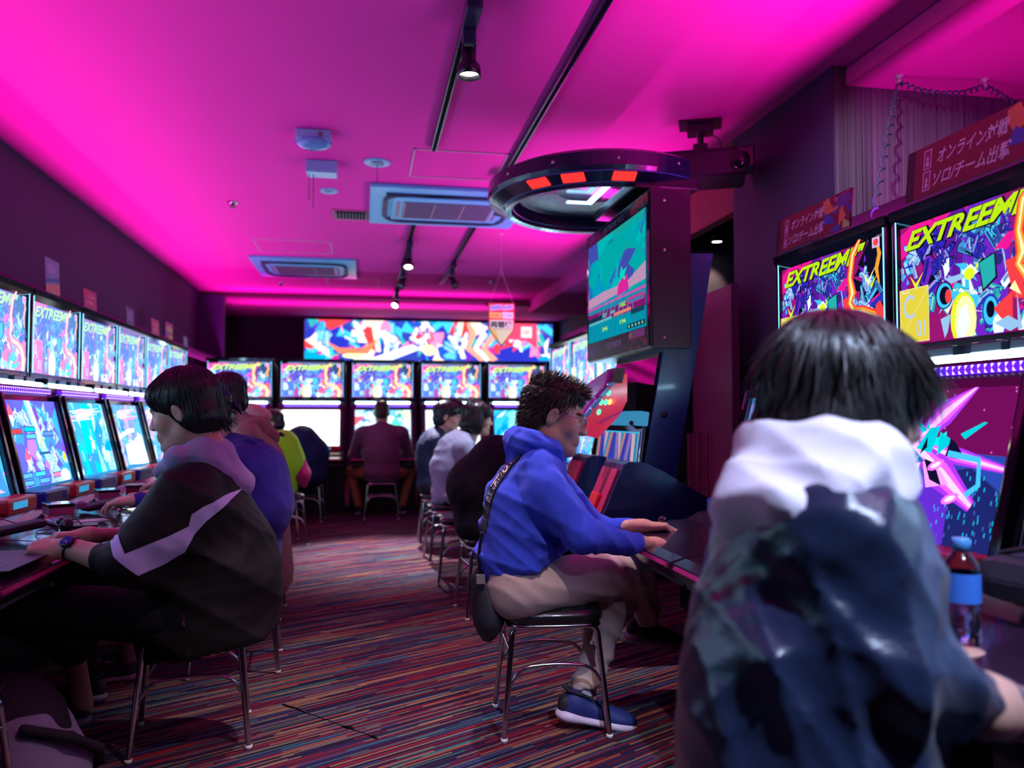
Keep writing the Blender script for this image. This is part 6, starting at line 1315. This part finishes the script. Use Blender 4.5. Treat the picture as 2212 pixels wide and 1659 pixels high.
    q = MB(); q.lathe([(0, .047), (.019, .047), (.0225, .044), (.0225, .036), (0, .036)], 28, 0, T); q.build('case', BLK, wt); MB().lathe([(0, .0476), (.018, .0476)], 28, 0, T).build('dial', mat('dial_blue', (.03, .06, .35), .15, coat=.8), wt)
    MB().tube([T @ Vector((0, 0, .0482)), T @ Vector((.008, .009, .0482))], .0008, 4).tube([T @ Vector((0, 0, .0482)), T @ Vector((.004, -.013, .0482))], .0006, 4).build('hands', CHR, wt)
swoosh_player()
# ------------------------------------------------------------------ player in the white hood (right foreground)
def white_hood_player():
    X0, Y = .62, 1.18
    e = empty('person', (X0, Y, 0), 0, 'person seen from behind in a dark navy jacket with white hood, black bob', 'person')
    def W2(o): o.location = (-X0, -Y, 0); return o
    s = 1.18; hc = Q(1822, 880, 1.27); fc = Vector((.985, -.06, -.10)).normalized(); Th = frame(hc, fc, (.1, 0, 1), s)
    neck, sh, chest, mid, pel = Q(1805, 1000, 1.26), Q(1790, 1105, 1.25), Q(1778, 1190, 1.24), Q(1745, 1420, 1.22), Q(1735, 1640, 1.2)
    NV = mat('jacket_navy_nylon', (.009, .018, .052), .30, bump=.12, bscale=120, spec=.6, sheen=.1)
    tp = [cone(pel, mid, .185, .18, .08, (1, 1.1, 1)), cone(mid, chest, .18, .158, .08, (1, 1.12, 1)), cone(chest, sh, .158, .095, .08, (1, 1.2, 1)), cone(Q(1775, 1140, 1.12), Q(1800, 1120, 1.36), .080, .080, .06), cone(sh, neck, .085, .06, .04), cone(pel, pel + Vector((-.02, 0, -.10)), .185, .18, .05, (1, 1.1, 1))]
    SR, ER, CR, WR = Q(1880, 1160, 1.04), Q(1925, 1420, .98), Q(2080, 1480, 1.02), Q(2240, 1530, 1.12); SL, EL, CL, WL = Q(1850, 1140, 1.44), Q(1960, 1400, 1.50), Q(2030, 1425, 1.48), Q(2085, 1432, 1.42)
    SR, ER = Q(1862, 1165, 1.09), Q(1925, 1450, 1.04); CR, WR = Q(2150, 1530, 1.08), Q(2270, 1560, 1.14); SL = Vector((.80, 1.42, .96)); EL = Vector((.90, 1.47, .76))
    ar = [cone(SR, ER, .080, .066, .06), cone(ER, CR, .066, .054, .04), cone(SL, EL, .085, .068, .06), cone(EL, CL, .066, .050, .04)]
    d1 = folds(.019, .55, 5, [(.4, .3, 1), (.8, -.3, .5), (.2, .2, 1), (1, 0, .1)]); d2 = folds(.006, 1.1, 14)
    jk = W2(skin('jacket', [(tp + ar, .0085, lambda x, y, z: d1(x, y, z) * np.clip((1.08 - z) * 5, .3, 1) + d2(x, y, z))], NV, e))
    hcn = Q(1756, 1012, 1.25); bk = Vector((-1, -.15, 0)); hd = hood_prims(hcn, bk, 1.0) + [ell(Q(1742, 1042, 1.20), (.135, .155, .055), .05, Euler((R(-8), R(-38), R(8))).to_matrix()), ell(Q(1850, 1032, 1.16), (.10, .09, .048), .05, Euler((R(20), R(8), 0)).to_matrix()), cone(Q(1600, 1060, 1.22), Q(1680, 1090, 1.12), .035, .03, .05)]
    W2(skin('hood', [(hd, .007, folds(.010, .8, 23, [(.3, .4, 1), (.8, .2, .4)]))], cloth('hood_white', (.80, .74, .86), .95, 400, .3, .6), e))
    TR = cloth('trousers_navy', (.010, .012, .03), .75)
    W2(skin('trousers', [([cone((.70, 1.08, .52), (1.02, 1.02, .53), .12, .09, .06), cone((1.02, 1.02, .53), (1.06, 1.04, .12), .085, .06, .04), cone((.70, 1.30, .52), (1.04, 1.36, .53), .12, .09, .06), cone((1.04, 1.36, .53), (1.08, 1.36, .12), .085, .06, .04), cone((.68, 1.1, .53), (.68, 1.3, .53), .12, .12, .05)], .011, folds(.007, .9, 6))], TR, e))
    for y in (1.04, 1.36): W2(shoe('shoe', Vector((1.02, y, 0)), Vector((1.30, y, 0)), mat('shoe_dark', (.02, .02, .03), .5), mat('sole_dim', (.25, .20, .28), .5), e))
    Tr = frame(WR, (1, .25, -.02), (0, -.1, 1), 1.12); Tl = frame(WL, (1, -.12, -.12), (0, .2, 1), 1.12)
    hR = xf(Tr, hand_prims(m=1, curls=[(20, 26, 18)] * 4)); hL = xf(Tl, hand_prims(m=-1, curls=[(35, 44, 28), (38, 46, 30), (40, 46, 30), (42, 48, 30)], thumb=(.012, .0)))
    bp = [cone(pel, mid, .1, .1, .05), cone(mid, chest, .1, .1, .05), cone(chest, sh, .09, .06, .05), cone(sh, neck, .06, .06, .03), cone(neck, hc + Vector((-.02, 0, -.08)), .064, .062, .03), cone(sh, SR, .05, .05, .03), cone(SR, ER, .05, .045, .02), cone(ER, CR, .044, .042, .02), cone(sh, SL, .05, .05, .03), cone(SL, EL, .05, .045, .02), cone(EL, CL, .044, .042, .02),
          cone((.62, 1.08, .52), (1.02, 1.02, .53), .07, .05, .03), cone((1.02, 1.02, .53), (1.06, 1.04, .08), .05, .036, .03), cone((.62, 1.30, .52), (1.04, 1.36, .53), .07, .05, .03), cone((1.04, 1.36, .53), (1.08, 1.36, .08), .05, .036, .03)]
    W2(skin('body', [(bp, .014, None), (xf(Th, head_prims()), .0045, None, xf(Th, head_cuts())), (hR + [cone(CR - (WR - CR) * .2, WR, .050, .033, .02)], .004, None), (hL + [cone(CL - (WL - CL) * .6, WL, .045, .031, .02)], .004, None)], SKIN, e, colfn=head_colors(Th, s)))
    pr, cu = cap_prims('bob'); W2(hair_obj('hair', Th, pr, HAIR, e, 3400, .12, 9, 'down', .006, .0034, zmin=-.13, cuts=cu, lift=.007))
white_hood_player()
# ------------------------------------------------------------------ the other players
C_ = cloth
player('', (-.56, 3.97), R(90), 'person in a navy cap and dark blue violet hoodie behind the swoosh jacket player', C_('hoodie_violet', (.03, .02, .26)), C_('trousers_tan2', (.25, .17, .13)), hood=C_('hood_navy', (.014, .014, .20)), lean=-.02, hunch=.15, zadd=.055, hat='cap', hair=('short', HAIR), seed=3, bulk=1.08, hairn=500, hairL=.03)
player('', (-.65, 4.95), R(90), 'person with thick black hair, tan coat and brown hood on the left row', C_('coat_tan', (.30, .19, .15)), C_('trousers_tan', (.36, .22, .16)), hood=C_('hood_brown', (.30, .14, .12)), lean=-.02, hunch=.1, hair=('bowl', HAIR), seed=4, zadd=.14, bulk=1.1, long_coat=True, hairL=.06)
_, T4 = player('', (-.76, 7.62), R(90), 'person in a pink beret and lime green hoodie wearing a magenta backpack', C_('hoodie_lime', (.30, .90, .02)), C_('trousers_black2', (.015, .015, .02)), hood=C_('hood_lime', (.30, .90, .02)), lean=.02, hunch=.2, hair=('bob', HAIR), hat='beret', seed=5, bulk=1.05, hairn=300)
e = empty('backpack', (-.60, 7.62, 0), 0, 'magenta backpack on the back of the lime green hoodie', 'bag')
skin('pack', [([cone((-.02, 0, .90), (.05, 0, .64), .05, .08, .05, (1, 1.5, 1)), cone((.06, 0, .62), (.07, 0, .54), .07, .04, .04, (1, 1.6, 1))], .012, folds(.006, 1, 2))], C_('pack_magenta', (.40, .01, .14), .7), e)
skin('strap', [(chain([(-.02, -.1, .90), (-.12, -.16, 1.0), (-.26, -.16, .92), (-.25, -.17, .75), (-.1, -.16, .62)], [.016] * 5, .01), .01, None)], C_('strap_dark', (.02, .01, .02)), e)
player('', (-.60, 9.15), R(90), 'hunched person in dark blue at the far end of the left row', C_('coat_navy', (.010, .02, .07)), C_('trousers_black2', (.015, .015, .02)), lean=.16, hunch=.22, hair=('bowl', HAIR), seed=6, bulk=1.25, hairn=200)
player('', (.21, 9.42), 0, 'person seen from behind in a purple shirt and tan trousers at the back', C_('shirt_purple', (.16, .06, .12), .8), C_('trousers_ochre', (.50, .30, .10)), lean=-.01, hunch=.0, hair=('short', HAIRB), seed=7, shoulder=.24, bulk=1.12, thigh_out=.22, hairn=500, hairL=.02, arms_out=.03, legs_back=.12, zadd=.04)
player('', (.66, 7.5), R(-90), 'person in glasses and a dark denim jacket sitting in profile on the right', C_('denim_dark', (.015, .03, .07), .7), C_('trousers_black2', (.015, .015, .02)), lean=-.03, hunch=.0, hair=('bowl', HAIR), glasses=mat('rim_magenta', (.3, .02, .15), .3), seed=8, hairn=400, hyaw=-8, htilt=4, hres=.011)
player('', (.72, 6.58), R(-90), 'person with longer black hair in a pale grey jacket sitting in profile', C_('jacket_grey', (.34, .36, .50), .75), C_('trousers_black2', (.015, .015, .02)), lean=.05, hunch=.05, hair=('bob', HAIR), seed=9, hairn=600, bulk=1.05, cloth_amp=.016, htilt=6)
player('', (.80, 8.55), R(-90), 'person in navy mostly hidden behind the two players in profile', C_('coat_navy2', (.012, .015, .12)), C_('trousers_black2', (.015, .015, .02)), lean=.03, hunch=.0, hair=('bowl', HAIR), seed=10, hairn=200, zadd=.03)
stool(.80, 8.55, R(0), 'chrome stool under the hidden player in navy')
player('', (.72, 4.78), R(-90), 'hunched person in a black jacket mostly hidden behind the blue hoodie', C_('jacket_jet', (.010, .008, .014), .8), C_('trousers_black2', (.015, .015, .02)), lean=.20, hunch=.30, hair=('short', HAIR), seed=11, hairn=200, bulk=1.12, htilt=18)
# ------------------------------------------------------------------ rucksack on the floor at the lower left
e = empty('rucksack', (-1.02, 2.68, 0), R(10), 'grey and black rucksack slumped on the floor at the lower left', 'bag')
bag = [ell((0, 0, .15), (.17, .22, .18), .06, Euler((0, R(10), 0)).to_matrix()), ell((.07, -.03, .09), (.15, .19, .11), .06), ell((-.05, .05, .27), (.10, .12, .08), .06)]
skin('body', [(bag, .009, folds(.016, .7, 41), [plane((0, 0, .002), (0, 0, -1))])], C_('canvas_grey', (.20, .17, .30), .85, 300, .4), e)
skin('flap', [([ell((-.02, .03, .26), (.155, .18, .11), .05, Euler((0, R(16), 0)).to_matrix()), ell((.06, -.02, .20), (.10, .12, .09), .05)], .009, folds(.012, .9, 42), [plane((0, 0, .19), (-.25, 0, -1))])], C_('canvas_black', (.015, .012, .022), .7), e)
skin('strap', [(chain([(.06, -.17, .27), (.17, -.13, .22), (.235, -.05, .15), (.23, .05, .08), (.19, .12, .03)], [.017] * 5, .01) + chain([(-.02, -.21, .2), (.08, -.225, .14), (.14, -.20, .07)], [.015] * 3, .01), .008, None)], M['canvas_black'], e)
